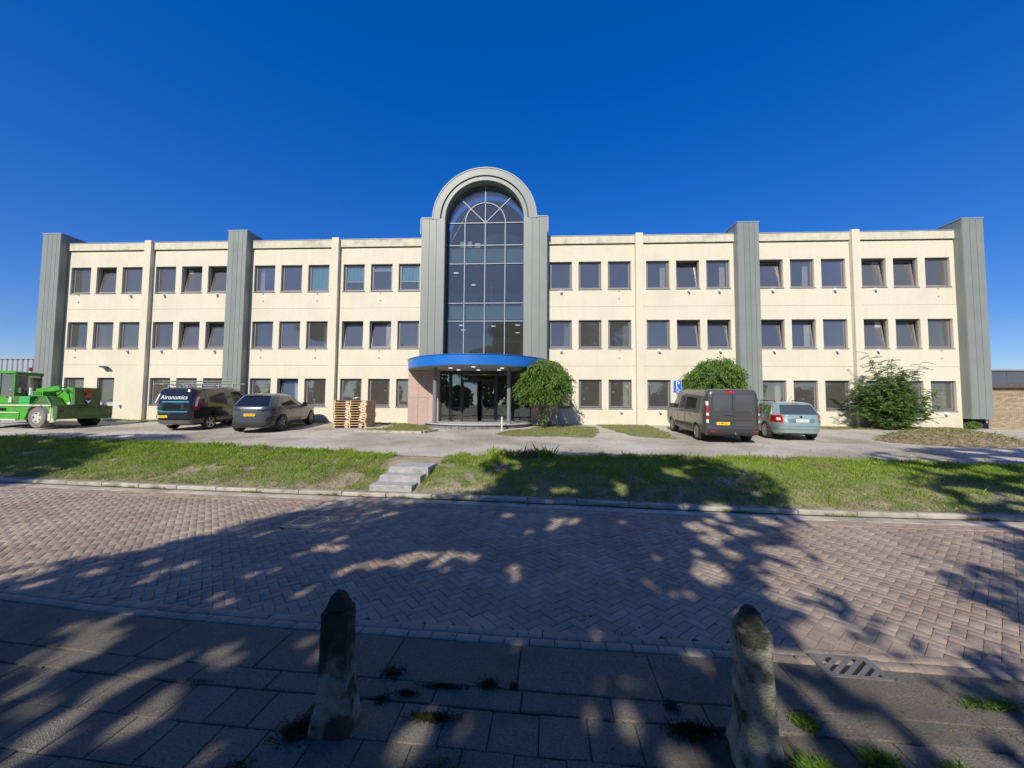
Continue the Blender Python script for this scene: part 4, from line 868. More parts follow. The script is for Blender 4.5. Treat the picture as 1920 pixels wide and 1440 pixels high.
# warning triangle, marker and bull head emblem, all on the rear face
rf=MB(); y_=-1.145
def rq(pts): return [(p[0],y_,p[1]) for p in pts]
bb=MB(); bb.prism([(-.19,1.45),(.19,1.45),(.05,1.68),(-.05,1.68)],'y',-1.155,-1.125); bb.build('warning_triangle',mat('warning_red',(.55,.07,.03),rough=.5),t)
bb=MB(); bb.prism([(-.17,1.72),(.17,1.72),(.17,1.86),(-.17,1.86)],'y',-1.15,-1.11); bb.build('marker_board',mat('marker_orange',(.30,.11,.03),rough=.6),t)
bb=MB(); bb.cyl((0,-1.15,1.26),(0,-1.12,1.26),.13,n=24); bb.build('emblem_disc',m_blk,t)
bb=MB(); bb.prism([(-.03,1.17),(.03,1.17),(.055,1.25),(.11,1.31),(.11,1.35),(.04,1.30),(-.04,1.30),(-.11,1.35),(-.11,1.31),(-.055,1.25)],'y',-1.165,-1.152); bb.build('bull_emblem',m_wh,t)
for sx in (-1,1): MB().cyl((sx*.70,-1.2,1.16),(sx*.70,-1.08,1.16),.07,n=12).build('work_lamp',m_clr,t); MB().cyl((sx*.95,-1.10,.8),(sx*.95,-1.07,.8),.06,n=12).build('taillight',m_red,t)
MB().box(-1.08,-.9,-.66,-.52,.35,1.0).build('stabiliser',m_gp,t); MB().box(.9,1.08,-.66,-.52,.35,1.0).build('stabiliser',m_gp,t)
# mudguard over near rear wheel, tanks
for sx in (-1,1):
    a=arcs(0,.5,.60,155,30,8); q=arcs(0,.5,.63,155,30,8)[::-1]; MB().prism(a+q,'x',min(sx*1.15,sx*.70),max(sx*1.15,sx*.70)).build('mudguard',mat('mudguard_grey',(.16,.18,.17),rough=.6),t)
a=[(-.55,1.10),(-.25,1.48),(.10,1.50),(.45,1.10)]; MB().prism(a,'x',-1.0,-.5).build('wheel_hump',m_gd,t); MB().cyl((-1.01,-.55,1.11),(-1.01,-.25,1.49),.02,n=6).cyl((-1.01,-.25,1.49),(-1.01,.10,1.51),.02,n=6).cyl((-1.01,.10,1.51),(-1.01,.45,1.12),.02,n=6).build('hump_rail',m_gr,t)
MB().bbox(-1.02,-.55,.62,1.22,1.10,1.48,.02).build('tank',mat('tank_green',(.04,.40,.09),rough=.4,coat=.2),t); MB().bbox(-1.0,-.55,1.26,1.72,1.10,1.50,.02).build('toolbox',m_gd,t)
# turret / boom
MB().prism([(-.9,1.12),(-.9,1.85),(-.55,1.95),(-.2,1.80),(.5,1.72),(1.1,1.62),(1.1,1.12)],'x',-.42,-.30).prism([(-.9,1.12),(-.9,1.85),(-.55,1.95),(-.2,1.80),(.5,1.72),(1.1,1.62),(1.1,1.12)],'x',.30,.42).build('turret',m_gr,t)
bm_=MB(); bm_.prism([(-.75,1.55),(-.75,1.85),(5.2,1.45),(5.2,1.12)],'x',-.22,.22); bm_.build('boom',m_gr,t); MB().prism([(5.2,1.15),(5.2,1.42),(5.7,1.25),(5.6,.6),(5.45,.6)],'x',-.35,.35).build('boom_head',m_gd,t)
MB().cyl((-.5,-.55,1.78),(.5,-.55,1.78),.09,n=14).build('pivot_pin',m_gd,t); MB().bbox(-.9,-.42,.1,.75,1.5,1.74,.02).build('engine_hood',m_gr,t); MB().cyl((-.6,1.25,1.48),(-.6,1.25,1.90),.06,n=10).build('exhaust_stack',m_pw,t)
MB().box(-.35,.3,1.0,1.35,1.5,1.86).build('oil_tank',mat('tank_grey',(.25,.30,.26),rough=.5),t)
MB().cyl((-.98,-.70,.32),(-.98,-.70,.98),.075,n=12).cyl((-.98,-.70,.28),(-.98,-.70,.33),.13,n=12).build('stabiliser_leg',m_gp,t)
for k,(a_,b_,c_) in enumerate((((-.45,-.3,1.80),(-.75,.5,1.45),(-.80,1.4,1.25)),((-.40,-.5,1.86),(-.62,-.9,1.7),(-.55,-.95,1.2)),((-.46,.9,1.66),(-.70,1.2,1.5),(-.62,1.5,1.2)),((.3,-.3,1.9),(-.2,.4,1.95),(-.4,1.2,1.75)),((-1.0,-.45,.95),(-1.04,-.62,.75),(-.98,-.72,.55)))):
    MB().cyl(a_,b_,.022,n=6).cyl(b_,c_,.022,n=6).build('hydraulic_hose',m_blk,t)
for k in range(6): MB().box(-.905,-.898,.16+k*.09,.20+k*.09,1.53,1.70).build('hood_louvre',m_blk,t)
for z in (1.2,1.35): MB().box(-1.03,-1.02,.66,1.18,z,z+.008).build('tank_seam',m_blk,t)
for x,z in ((-.9,.95),(-.3,.95),(.3,.95),(.9,.95),(-.45,1.85),(.45,1.85),(-.45,1.2),(.45,1.2)): MB().cyl((x,-1.15 if z>1.1 else -1.10,z),(x,-1.12 if z>1.1 else -1.07,z),.022,n=6).build('bolt',m_blk,t)
MB().box(-.30,.30,-1.098,-1.078,.97,.99).build('bumper_slot',m_blk,t)
MB().prism([(-.2,1.80),(.95,1.68),(1.15,1.86),(-.1,2.02)],'x',-.48,-.42).build('boom_guard',m_gr,t)
MB().box(-1.145,-1.135,2.5,3.6,.76,.90).build('warning_decal',mat('decal_dark',(.02,.05,.02),rough=.5),t)
# cab
cy0,cy1=1.55,3.15; cx0,cx1=-1.0,-.02; ct=2.64
def post(p0,p1,w=.045,m=m_gr): MB().cyl(p0,p1,w,n=6).build('cab_post',m,t)
MB().prism([(cy0,1.1),(cy0,1.35),(cy1-.35,1.55),(cy1+.10,1.55),(cy1+.2,1.1)],'x',cx0,cx0+.06).build('cab_door',m_gr,t)
MB().prism([(cy0,1.1),(cy0,1.62),(cy0+.06,1.62),(cy0+.06,1.1)],'x',cx0,cx1).build('cab_back',m_gd,t)
MB().box(cx0,cx1,cy0,cy1,1.10,1.16).build('cab_floor',m_gd,t)
MB().prism([(cy0-.05,ct-.06),(cy0-.05,ct),(cy0+.5,ct+.07),(cy1-.15,ct+.05),(cy1-.05,ct-.04)],'x',cx0-.03,cx1+.03).build('cab_roof',m_gr,t)
MB().box(cx0+.0,cx1,cy0-.08,cy0-.02,ct-.14,ct-.02).build('roof_visor',m_gd,t)
for x in (cx0+.03,cx1-.03):
    post((x,cy0+.03,1.3),(x,cy0+.03,ct-.03),.04,m_gd if x>-.5 else m_gr); post((x,cy1+.15,1.45),(x,cy1-.12,ct-.03),.04)
MB().prism([(cy0+.09,1.42),(cy0+.09,ct-.1),(cy1-.15,ct-.1),(cy1+.1,1.6),(cy1-.35,1.58)],'x',cx0+.02,cx0+.035).build('cab_window',g_cab,t)
MB().prism([(cy0+.09,1.42),(cy0+.09,ct-.1),(cy1-.15,ct-.1),(cy1+.1,1.6),(cy1-.35,1.58)],'x',cx1-.035,cx1-.02).build('cab_window',g_cab,t)
MB().box(cx0+.07,cx1-.07,cy0+.0,cy0+.012,1.64,ct-.14).build('cab_window',g_cab,t)
MB().prism([(cy1+.12,1.5),(cy1-.1,ct-.08),(cy1-.085,ct-.08),(cy1+.135,1.5)],'x',cx0+.07,cx1-.07).build('cab_window',g_cab,t)
post((cx0+.03,2.35,1.55),(cx0+.03,2.35,ct-.05),.025,m_blk)
MB().bbox(-.78,-.3,1.85,2.35,1.3,1.5,.04).bbox(-.75,-.33,1.72,1.86,1.45,2.1,.03).build('seat',m_int,t); st=MB(); st.ring(0,0,.15,.18,0,.03,0,2*math.pi,20); st.build('steering_wheel',m_blk,t,loc=(-.55,2.75,1.72),rot=(R(55),0,0))
MB().cyl((-.5,2.8,1.15),(-.5,2.76,1.7),.03,n=8).build('steering_column',m_blk,t)
MB().cyl((-.35,1.75,ct+.03),(-.35,1.75,ct+.1),.05,n=10).build('beacon_base',m_wh,t); MB().cyl((-.35,1.75,ct+.1),(-.35,1.75,ct+.27),.085,.07,n=14).build('beacon',mat('beacon_red',(.28,.03,.03),rough=.2,coat=.8),t,smooth=40)
MB().prism([(1.62,1.18),(1.62,1.42),(1.75,1.48),(1.80,1.22)],'x',cx0-.03,cx0-.01).build('door_badge',m_gp,t)
MB().cyl((cx0-.02,1.7,1.8),(cx0-.1,1.62,1.8),.03,n=6).build('door_handle',m_gp,t)

# ================================================================ PALLETS, SIGN, POSTS
m_wd=mat('fresh_wood',(.66,.46,.26),(.58,.39,.21),14,.8,.3,50,rand=.16,obj=True); m_wd2=mat('pale_wood',(.66,.55,.36),(.60,.48,.30),10,.8,.2,50,rand=.12); m_wr=mat('brown_wood',(.24,.13,.075),(.30,.17,.10),20,.85,.3,60,rand=.15)
pw,pd,ph=1.62,1.25,.122
db=MB().box(-pw/2,pw/2,-.055,.055,0,.026).mesh('deck_board',m_wd); sg_=MB().box(-.025,.025,-pd/2,pd/2,0,.094).mesh('stringer',m_wd); blk=MB().box(-.08,.08,-.03,.03,0,.06).mesh('block',m_wd2); lb_=MB().box(-pw/2,pw/2,-.055,.055,0,.018).mesh('deck_board',m_wr)
px,py=-8.86,18.35+pd/2; ORD=['lowest','second from the ground','third from the ground','fourth from the ground','fifth from the ground','middle','fifth from the top','fourth from the top','third from the top','second from the top','topmost']
for k in range(11):
    ox,oy=random.uniform(-.025,.025),random.uniform(-.015,.015); rz=random.uniform(-.8,.8); zz=g2(px,py)-.01+k*ph
    if k>8: rz+=1.5
    t=thing('pallet','light wooden pallet stacked beside the office wall, %s of the eleven'%ORD[k],'pallet',(px+ox,py+oy,zz),R(rz+2),'stack of wooden pallets')
    if k==10: t.rotation_euler=(R(.4),R(.8),R(rz))
    for x in (-pw/2+.05,0,pw/2-.05): add('stringer',sg_,t,(x,0,0))
    for i in range(7): add('deck_board',lb_ if (k==10) else db,t,(0,-pd/2+.055+i*(pd-.11)/6,.095))
    for x in (-.16,.53):
        if (k+int(x>0))%4!=3 : add('block',blk,t,(x+random.uniform(-.03,.03),-pd/2+.05,.004))
# disabled parking sign
t=thing('parking_sign','blue disabled parking sign on a pole behind the grey van','sign',(7.0,19.0,g2(7.0,19.0)-.1),0)
MB().cyl((0,.02,0),(0,.02,2.45),.03,n=10).build('pole',mat('galvanised',(.4,.41,.42),rough=.5,metal=.4),t)
s_=MB().bbox(-.2,.2,-.012,.012,-.31,.31,.002).build('sign_board',mat('sign_blue',(.015,.10,.45),rough=.4),t,loc=(0,-.02,2.18))
for x0,x1,z0,z1 in ((-.19,.19,-.30,-.288),(-.19,.19,.288,.30),(-.19,-.178,-.288,.288),(.178,.19,-.288,.288)): MB().box(x0,x1,-.016,-.013,z0,z1).build('border',m_wh,s_)
text('letter','P',.36,m_wh,s_,(-.0,-.016,.12),(R(90),0,0),.001,sx=1.1)
wb=MB(); wb.ring(.0,-.16,.065,.085,-.016,-.013,R(100),R(385),20); wb.cyl((-.03,-.015,-.01),(-.03,-.014,-.01),.028,n=12); wb.box(-.042,-.018,-.016,-.013,-.12,-.035); wb.box(-.018,.07,-.016,-.013,-.12,-.10); wb.box(-.018,.05,-.016,-.013,-.075,-.06); wb.prism([(.05,-.10),(.07,-.12),(.13,-.20),(.105,-.21)],'y',-.016,-.013); wb.build('wheelchair_symbol',m_wh,s_)
t=thing('marker_post','slim white marker post in front of the entrance step','post',(-1.40,17.95,g2(-1.4,17.95)-.02))
MB().bbox(-.032,.032,-.032,.032,0,.66,.012).build('stake',mat('white_wood',(.62,.62,.58),(.45,.45,.42),12,.7),t)
# ================================================================ PLANTS
m_leafA=mat('leaf_green',(.10,.19,.03),(.14,.235,.04),3,.55,spec=.3,rand=.35,trans=.35); m_leafB=mat('bush_leaf',(.095,.18,.045),(.135,.22,.05),3,.5,spec=.3,rand=.4,trans=.35)
m_bark=mat('bark',(.12,.095,.07),(.07,.055,.04),14,.95,.6,30); m_grass=mat('grass_blades',(.19,.31,.035),(.27,.35,.055),1.2,.7,spec=.2,rand=.4,trans=.35,stain=(.27,.23,.11),ssc=.9,smin=.56,smax=.68)
m_hay=mat('dry_grass',(.32,.28,.14),(.20,.21,.07),2.5,.85,spec=.1,rand=.3,trans=.2)
def leaves(name,C,D,L,Wd,m,parent,fold=.25,droop=.0,**k):
    # C centres, D unit axis directions; each leaf: 2 quads folded = 6 verts
    n=len(C); up=rng.normal(size=(n,3)); S=np.cross(D,up); S/=np.linalg.norm(S,axis=1)[:,None]+1e-9; N=np.cross(S,D)
    L=np.broadcast_to(L,(n,))[:,None]; Wd=np.broadcast_to(Wd,(n,))[:,None]
    V=np.stack([C-D*L/2,C-S*Wd/2+N*Wd*fold,C+D*L/2,C+S*Wd/2+N*Wd*fold],1)
    Fq=(np.array([[0,1,2],[0,2,3]])[None]+np.arange(n)[:,None,None]*4).reshape(-1,3)
    return add(name,npmesh(name,V.reshape(-1,3),Fq,m,rnd=np.repeat(rng.uniform(0,1,n),2)),parent,**k)
def unit(v): return v/(np.linalg.norm(v,axis=-1,keepdims=True)+1e-9)
def limbs(name,segs,m,parent):
    b=MB()
    for p0,p1,r0,r1 in segs: b.cyl(p0,p1,r0,r1,n=8,cap=False)
    return b.build(name,m,parent,smooth=60)
def pom(lab,x,y,zc,r,rz_,seed,trunk=True):
    zg=g2(x,y); t=thing('round_tree',lab,'tree',(x,y,zg),0,'clipped round trees by the office')
    segs=[((0,0,-.05),(.02,0,.6),.085,.07),((.02,0,.6),(.0,.02,zc-zg-rz_*.45),.07,.06)]
    top=Vector((0,.02,zc-zg-rz_*.5))
    for i in range(9):
        a=i*2.4; q=Vector((math.cos(a)*r*.65,math.sin(a)*r*.65,zc-zg+rz_*random.uniform(-.2,.6))); segs.append((tuple(top),tuple(q),.04,.015))
    limbs('trunk',segs,m_bark,t)
    rr=np.random.default_rng(seed); n=1300; d=unit(rr.normal(size=(n,3))); d[:,2]=np.where(d[:,2]<-.75,-d[:,2],d[:,2]); f=rr.uniform(.35,1,n)**.45
    lump=np.array([1+.26*noise.noise(Vector(q)*2.2+Vector((seed,0,0)))+.14*noise.noise(Vector(q)*6) for q in d]); P=d*(f*lump)[:,None]*np.array([r,r,rz_]); P[:,2]+=zc-zg
    # drooping sprays: each spray a short arching stem of leaflets
    Cs=[];Ds=[]
    out=unit(np.stack([d[:,0],d[:,1],d[:,2]*.3-.25],1))
    for k in range(12):
        s_=k/11.; q=P+out*(s_*.40)+np.array([0,0,-1])*(s_**2*.16)+rr.normal(size=P.shape)*.03; ax=unit(out*.5+np.array([0,0,-.7])+rr.normal(size=P.shape)*.35); Cs.append(q);Ds.append(ax)
    leaves('crown',np.concatenate(Cs),np.concatenate(Ds),rr.uniform(.09,.15,n*12),.042,m_leafA,t)
    if trunk:
        m=260; a=rr.uniform(0,6.28,m); q=np.stack([np.cos(a)*rr.uniform(.08,.2,m),np.sin(a)*rr.uniform(.08,.2,m),rr.uniform(.1,1.1,m)],1); leaves('trunk_shoots',q,unit(rr.normal(size=(m,3))+np.array([0,0,-.6])),.11,.045,m_leafA,t)
pom('round clipped tree standing beside the blue canopy, right of the entrance',.52,19.0,3.0,1.15,1.15,3)
pom('round clipped tree whose crown shows above the grey van',9.15,19.9,3.2,1.22,1.08,11)
# arching bush with pinnate fronds
t=thing('large_bush','tall wild bush with long pinnate leaves against the right part of the office','bush',(17.75,20.1,g2(17.7,20.1)))
rr=np.random.default_rng(5); Cs=[];Ds=[];Ls=[]; segs=[]
st=[]
for i in range(84):
    a=rr.uniform(0,6.28); sp=rr.uniform(.15,1.0); h=rr.uniform(1.0,3.2)*(1.15-sp*.45); tip=Vector((math.cos(a)*sp*2.0,math.sin(a)*sp*.9,h))
    h=max(h,.7); base=Vector((math.cos(a)*.3*sp,math.sin(a)*.25*sp,0)); mid=base.lerp(tip,.5)+Vector((0,0,.25))
    segs+= [(tuple(base),tuple(mid),.02,.014),(tuple(mid),tuple(tip),.014,.006)]; st.append((base,mid,tip))
for tp in ((-1.15,-.2,3.75),(-.9,-.1,3.55),(.15,0,3.5),(1.35,-.2,3.3),(1.05,0,3.0),(-.6,-.2,3.3),(1.9,-.3,1.2),(2.0,-.4,2.0),(-1.9,-.3,.8),(-1.7,-.2,2.2),(.5,-.2,3.0),(1.7,-.3,.55)):
    base=Vector((tp[0]*.15,0,0)); tip=Vector(tp); mid=base.lerp(tip,.5)+Vector((-tp[0]*.12,0,.2)); segs+=[(tuple(base),tuple(mid),.022,.014),(tuple(mid),tuple(tip),.014,.006)]; st.append((base,mid,tip))
for b0,m0,t0 in st:
    for q in range(26):
        f=.12+.88*q/25; p=(b0.lerp(m0,f*2) if f<.5 else m0.lerp(t0,f*2-1)); a=rr.uniform(0,6.28)
        dr=Vector((math.cos(a),math.sin(a)*.8,rr.uniform(-.15,.55))).normalized(); ln=rr.uniform(.32,.55)
        for k in range(11):
            u=(k+1)/11; c_=p+dr*ln*u+Vector((0,0,-.14*u*u)); sd_=dr.cross(Vector((0,0,1))).normalized()
            for sg in (-1,1): Cs.append(c_+sd_*sg*.045); Ds.append((sd_*sg*.9+dr*.45+Vector((0,0,-.25))).normalized())
limbs('stems',segs,m_bark,t); leaves('foliage',np.array([tuple(c_) for c_ in Cs]),np.array([tuple(c_) for c_ in Ds]),.105,.036,m_leafB,t)
# dark shrub under the right tower and small weeds at the wall foot
t=thing('low_shrub','small dark shrub growing between the last tower and the brick shed','shrub',(22.25,20.75,g2(22,21)))
rr=np.random.default_rng(8); n=700; d=unit(rr.normal(size=(n,3))); d[:,2]=abs(d[:,2]); P_=d*(rr.uniform(.2,1,n)**.4)[:,None]*np.array([.42,.22,.36]); leaves('foliage',P_+np.array([0,0,.05]),unit(rr.normal(size=(n,3))),.09,.05,m_leafB,t); limbs('stems',[((0,0,0),(math.cos(a)*.4,math.sin(a)*.25,.35),.012,.006) for a in np.linspace(0,6,7)],m_bark,t)
# grass
def blades(name,P,h,w,m,lean=.35,parent=None,**k):
    n=len(P); a=rng.uniform(0,2*np.pi,n); S=np.stack([np.cos(a),np.sin(a),np.zeros(n)],1); b=rng.uniform(0,2*np.pi,n); h=np.asarray(h)*rng.uniform(.6,1.25,n)
    Ln=np.stack([np.cos(b),np.sin(b),np.zeros(n)],1)*(h*rng.uniform(.1,lean*2,n))[:,None]; w=np.asarray(w)
    V=np.stack([P-S*w/2,P+S*w/2,P+Ln*.35+S*w/3+np.array([0,0,1])*(h*.6)[:,None],P+Ln+np.array([0,0,1])*h[:,None]],1)
    Fq=(np.array([[0,1,2],[0,2,3]])[None]+np.arange(n)[:,None,None]*4).reshape(-1,3)
    return add(name,npmesh(name,V.reshape(-1,3),Fq,m,rnd=np.repeat(rng.uniform(0,1,n),2)),parent,kind='stuff',**k)
N=270000; X=rng.uniform(-21,17,N); T=rng.uniform(0,1,N)
fy=np.interp(X,FARX,FARY)+.30; by=np.interp(X,BAKX,BAKY)+.05; Y=fy+(by-fy)*T
dens=np.array([noise.noise(Vector((x*.8,y*.9,0)))+.6*noise.noise(Vector((x*3.1,y*3.1,5))) for x,y in zip(X,Y)])
thr=np.where(X>-2.5,-.55,-.38)+np.where(T>.7,-.35,0)+np.where((X>-2.4)&(X<-.6)&(T<.8),.45,0)+np.where(X<-9,-.2,0)+np.where((X>-9)&(X<-4)&(T<.35),.15,0)
ok=(dens>thr)&~((X>-3.6)&(X<-2.5)&(Y<9.9)); 
ok&=~((X>-3.9)&(X<-2.4)&(Y>9.6))
X,Y,T=X[ok],Y[ok],T[ok]; Z=np.array([vergez(x,y) for x,y in zip(X,Y)])-.015
H=.045+.045*T+np.where(T>.9,.03,0)+np.where(X<-7,.02*T,0)
cl=np.array([noise.noise(Vector((x*2.3,y*2.3,11))) for x,y in zip(X,Y)]); H=H*(1+np.clip(cl,-.3,.6)*.8)+np.where((X>-1.2)&(X<.9)&(T>.85)&(cl>.1),.10,0)
big=rng.uniform(0,1,len(X))<.02; H=np.where(big,H*1.5,H)
blades('verge_grass',np.stack([X,Y,Z],1),H,.007,m_grass)
n=26000; X=rng.uniform(-21,17,n); T=rng.uniform(0,1,n)**1.3; fy=np.interp(X,FARX,FARY)+.2; by=np.interp(X,BAKX,BAKY); Y=fy+(by-fy)*T; ok=~((X>-3.75)&(X<-2.35)); X,Y=X[ok],Y[ok]
blades('verge_dry_grass',np.stack([X,Y,np.array([vergez(x,y) for x,y in zip(X,Y)])-.01],1),.05,.012,m_hay,.9)
# grass islands in front of the office
m_isl=mat('island_soil',(.20,.165,.09),(.12,.12,.05),4,.95,.6,25)
def island(name,poly,n,h,lab=None):
    q_=[]
    for (x0,y0),(x1,y1) in zip(poly,poly[1:]+poly[:1]):
        k_=max(1,int(math.hypot(x1-x0,y1-y0)/.18))
        for i in range(k_):
            x=x0+(x1-x0)*i/k_; y=y0+(y1-y0)*i/k_; e=.16 if y<20.8 else .02; q_.append((x+noise.noise(Vector((x*2,y*2,1)))*e*1.4,y+noise.noise(Vector((x*2,y*2,9)))*e*1.4))
    poly=q_
    from mathutils.geometry import tessellate_polygon
    pv=[Vector((x,y,0)) for x,y in poly]; xs_=[p[0] for p in poly]; ys_=[p[1] for p in poly]
    def inside(x,y):
        c=False; j=len(poly)-1
        for i in range(len(poly)):
            if (poly[i][1]>y)!=(poly[j][1]>y) and x<(poly[j][0]-poly[i][0])*(y-poly[i][1])/(poly[j][1]-poly[i][1])+poly[i][0]: c=not c
            j=i
        return c
    b=MB(); b.poly([(x,y,g2(x,y)+.022) for x,y in poly]); 
    for (x0,y0),(x1,y1) in zip(poly,poly[1:]+poly[:1]): b.quad((x0,y0,g2(x0,y0)-.05),(x1,y1,g2(x1,y1)-.05),(x1,y1,g2(x1,y1)+.022),(x0,y0,g2(x0,y0)+.022))
    b.build(name,m_isl,kind='structure')
    pts=[]
    while len(pts)<n:
        x,y=random.uniform(min(xs_),max(xs_)),random.uniform(min(ys_),max(ys_))
        if inside(x,y) and noise.noise(Vector((x*1.5,y*1.5,3)))+.6*noise.noise(Vector((x*5,y*5,3)))>-.25: pts.append((x+random.gauss(0,.07),y+random.gauss(0,.07),g2(x,y)+.012))
    P_=np.array(pts); k=int(n*.5); blades('island_grass',P_[:k],h,.012,m_hay,.8); blades('island_grass',P_[k:],h,.010,m_grass,.5)
island('grass_island',[(-7.9,16.9),(-4.75,16.45),(-4.45,17.2),(-4.95,18.3),(-5.3,19.5),(-6.7,20.5),(-11,21.2),(-11,20.9),(-7.1,20.0),(-7.0,18.2),(-7.9,17.8)],9000,.07)
island('grass_island',[(-1.55,16.3),(-.7,15.7),(2.4,15.8),(3.0,17.6),(3.2,19.6),(1.5,20.9),(.5,19.9),(-.1,18.6),(-1.2,17.6)],11000,.05)
island('grass_island',[(3.5,21.2),(3.6,19.6),(4.2,16.2),(5.6,15.5),(6.0,17.5),(6.2,21.2)],7000,.05)
island('grass_island',[(11.8,21.25),(11.8,20.3),(16.2,20.1),(21.5,20.1),(21.9,21.25)],7000,.06)
island('grass_island',[(-24.3,21.25),(-24.3,20.6),(-11.2,20.6),(-11.2,21.25)],5000,.06)
# kerb edging of the left island
for (x0,y0),(x1,y1) in (((-7.9,16.85),(-6.32,16.62)),((-6.30,16.62),(-4.72,16.4)),((-4.66,16.5),(-4.30,17.4)),((-7.0,17.9),(-7.9,17.85))):
    a=math.atan2(y1-y0,x1-x0); l=math.hypot(x1-x0,y1-y0); MB().bbox(-l/2,l/2,-.05,.05,-.1,.10,.01).build('island_kerb',m_kerb,lot,loc=((x0+x1)/2,(y0+y1)/2,g2((x0+x1)/2,(y0+y1)/2)),rot=(0,0,a))
# mound of soil, cut weeds and rubble on the lot
gx,gy=15.6,15.4; V=[];Fq=[]; n=70; m2_=40
for i in range(n+1):
    for j in range(m2_+1):
        x=gx-2.6+5.2*i/n; y=gy-1.6+3.2*j/m2_; q=max(0,1-((x-gx)/2.4)**2-((y-gy)/1.35)**2); z=g2(x,y)-.03+.42*q**.8+(noise.noise(Vector((x*3,y*3,0)))*.10+noise.noise(Vector((x*9,y*9,0)))*.04)*min(1,q*2); V.append((x,y,z))
for i in range(n):
    for j in range(m2_): a=i*(m2_+1)+j; Fq.append((a,a+m2_+1,a+m2_+2,a+1))
mo=add('soil_mound',npmesh('soil_mound',np.array(V),np.array(Fq),mat('rubble_soil',(.27,.20,.125),(.17,.13,.08),6,.95,.7,20),smooth=True),None,label='low mound of dug soil and cut weeds on the right of the lot',category='mound')
rr=np.random.default_rng(9); idx=rr.integers(0,len(V),5000); PV=np.array(V)[idx]+rr.normal(size=(5000,3))*.03; q=((PV[:,0]-gx)/2.4)**2+((PV[:,1]-gy)/1.35)**2; PV=PV[q<1.05]; blades('mound_weeds',PV,.09,.014,m_hay,1.3,mo)
for x,y in ((15.0,14.35),(15.7,14.4),(16.3,14.6),(14.2,15.5),(16.6,15.9)):
    s=random.uniform(.05,.09); b=MB(); b.bbox(-s,s,-s*.7,s*.7,0,s*.9,s*.35); b.build('rubble_piece',m_sill if x>16 else m_white,mo,loc=(x,y,g2(x,y)+.12 if abs(y-gy)<.8 else g2(x,y)),rot=(0,0,x))
# tufts between the slabs and round the bollards
def tuft(x,y,n,r,h,m,seed,ry=None):
    rr=np.random.default_rng(seed); ry=ry or r; P_=np.stack([x+rr.normal(size=n)*r*.7,y+rr.normal(size=n)*ry*.7,np.zeros(n)],1); blades('joint_grass',P_,h*.62,.003,m,.8)
m_moss=mat('dark_moss',(.035,.045,.015),(.06,.06,.02),9,.9,spec=.1,rand=.4)
m_tuft=mat('tuft_grass',(.10,.19,.03),(.15,.22,.04),9,.7,spec=.2,rand=.4,trans=.35)
for a in ((-1.02,2.92,500,.05,.05),(-.85,2.72,500,.05,.045,.02),(-.62,2.80,700,.10,.05,.015),(-.30,2.84,350,.04,.06),(-.62,2.53,900,.10,.06,.03),(-1.0,2.66,300,.03,.04),(-.12,2.83,140,.02,.06),(-1.42,2.38,700,.06,.07),(.98,2.52,1300,.08,.075,.04),(.93,2.72,300,.03,.05),(1.55,2.24,900,.07,.09,.05),(1.48,2.10,800,.08,.10,.04),(1.95,2.36,500,.06,.07,.04),(1.72,2.62,350,.04,.06),(-.5,2.15,500,.08,.05),(-1.6,2.1,400,.06,.05),(.55,2.2,300,.1,.04),(1.2,2.12,300,.04,.12),(2.3,2.28,400,.06,.06),(3.1,2.85,600,.16,.04,.03),(-2.35,2.75,150,.06,.03,.01)):
    tuft(a[0],a[1],a[2],a[3]*(1 if a[0]>1.4 else 1.15),a[4]*(1.25 if a[0]>1.4 else .6),m_tuft if a[0]>1.4 else m_moss,int(abs(a[0]*100)),a[5] if len(a)>5 else None)
n=5000; X=rng.uniform(-10,9,n); Y=np.interp(X,FARX,FARY)+.02+rng.normal(size=n)*.015; ok=np.array([noise.noise(Vector((x*1.7,0,7)))>.05 for x in X]); X,Y=X[ok],Y[ok]; blades('kerb_weeds',np.stack([X,Y,np.full(len(X),.01)],1),.05,.008,m_grass,.6)

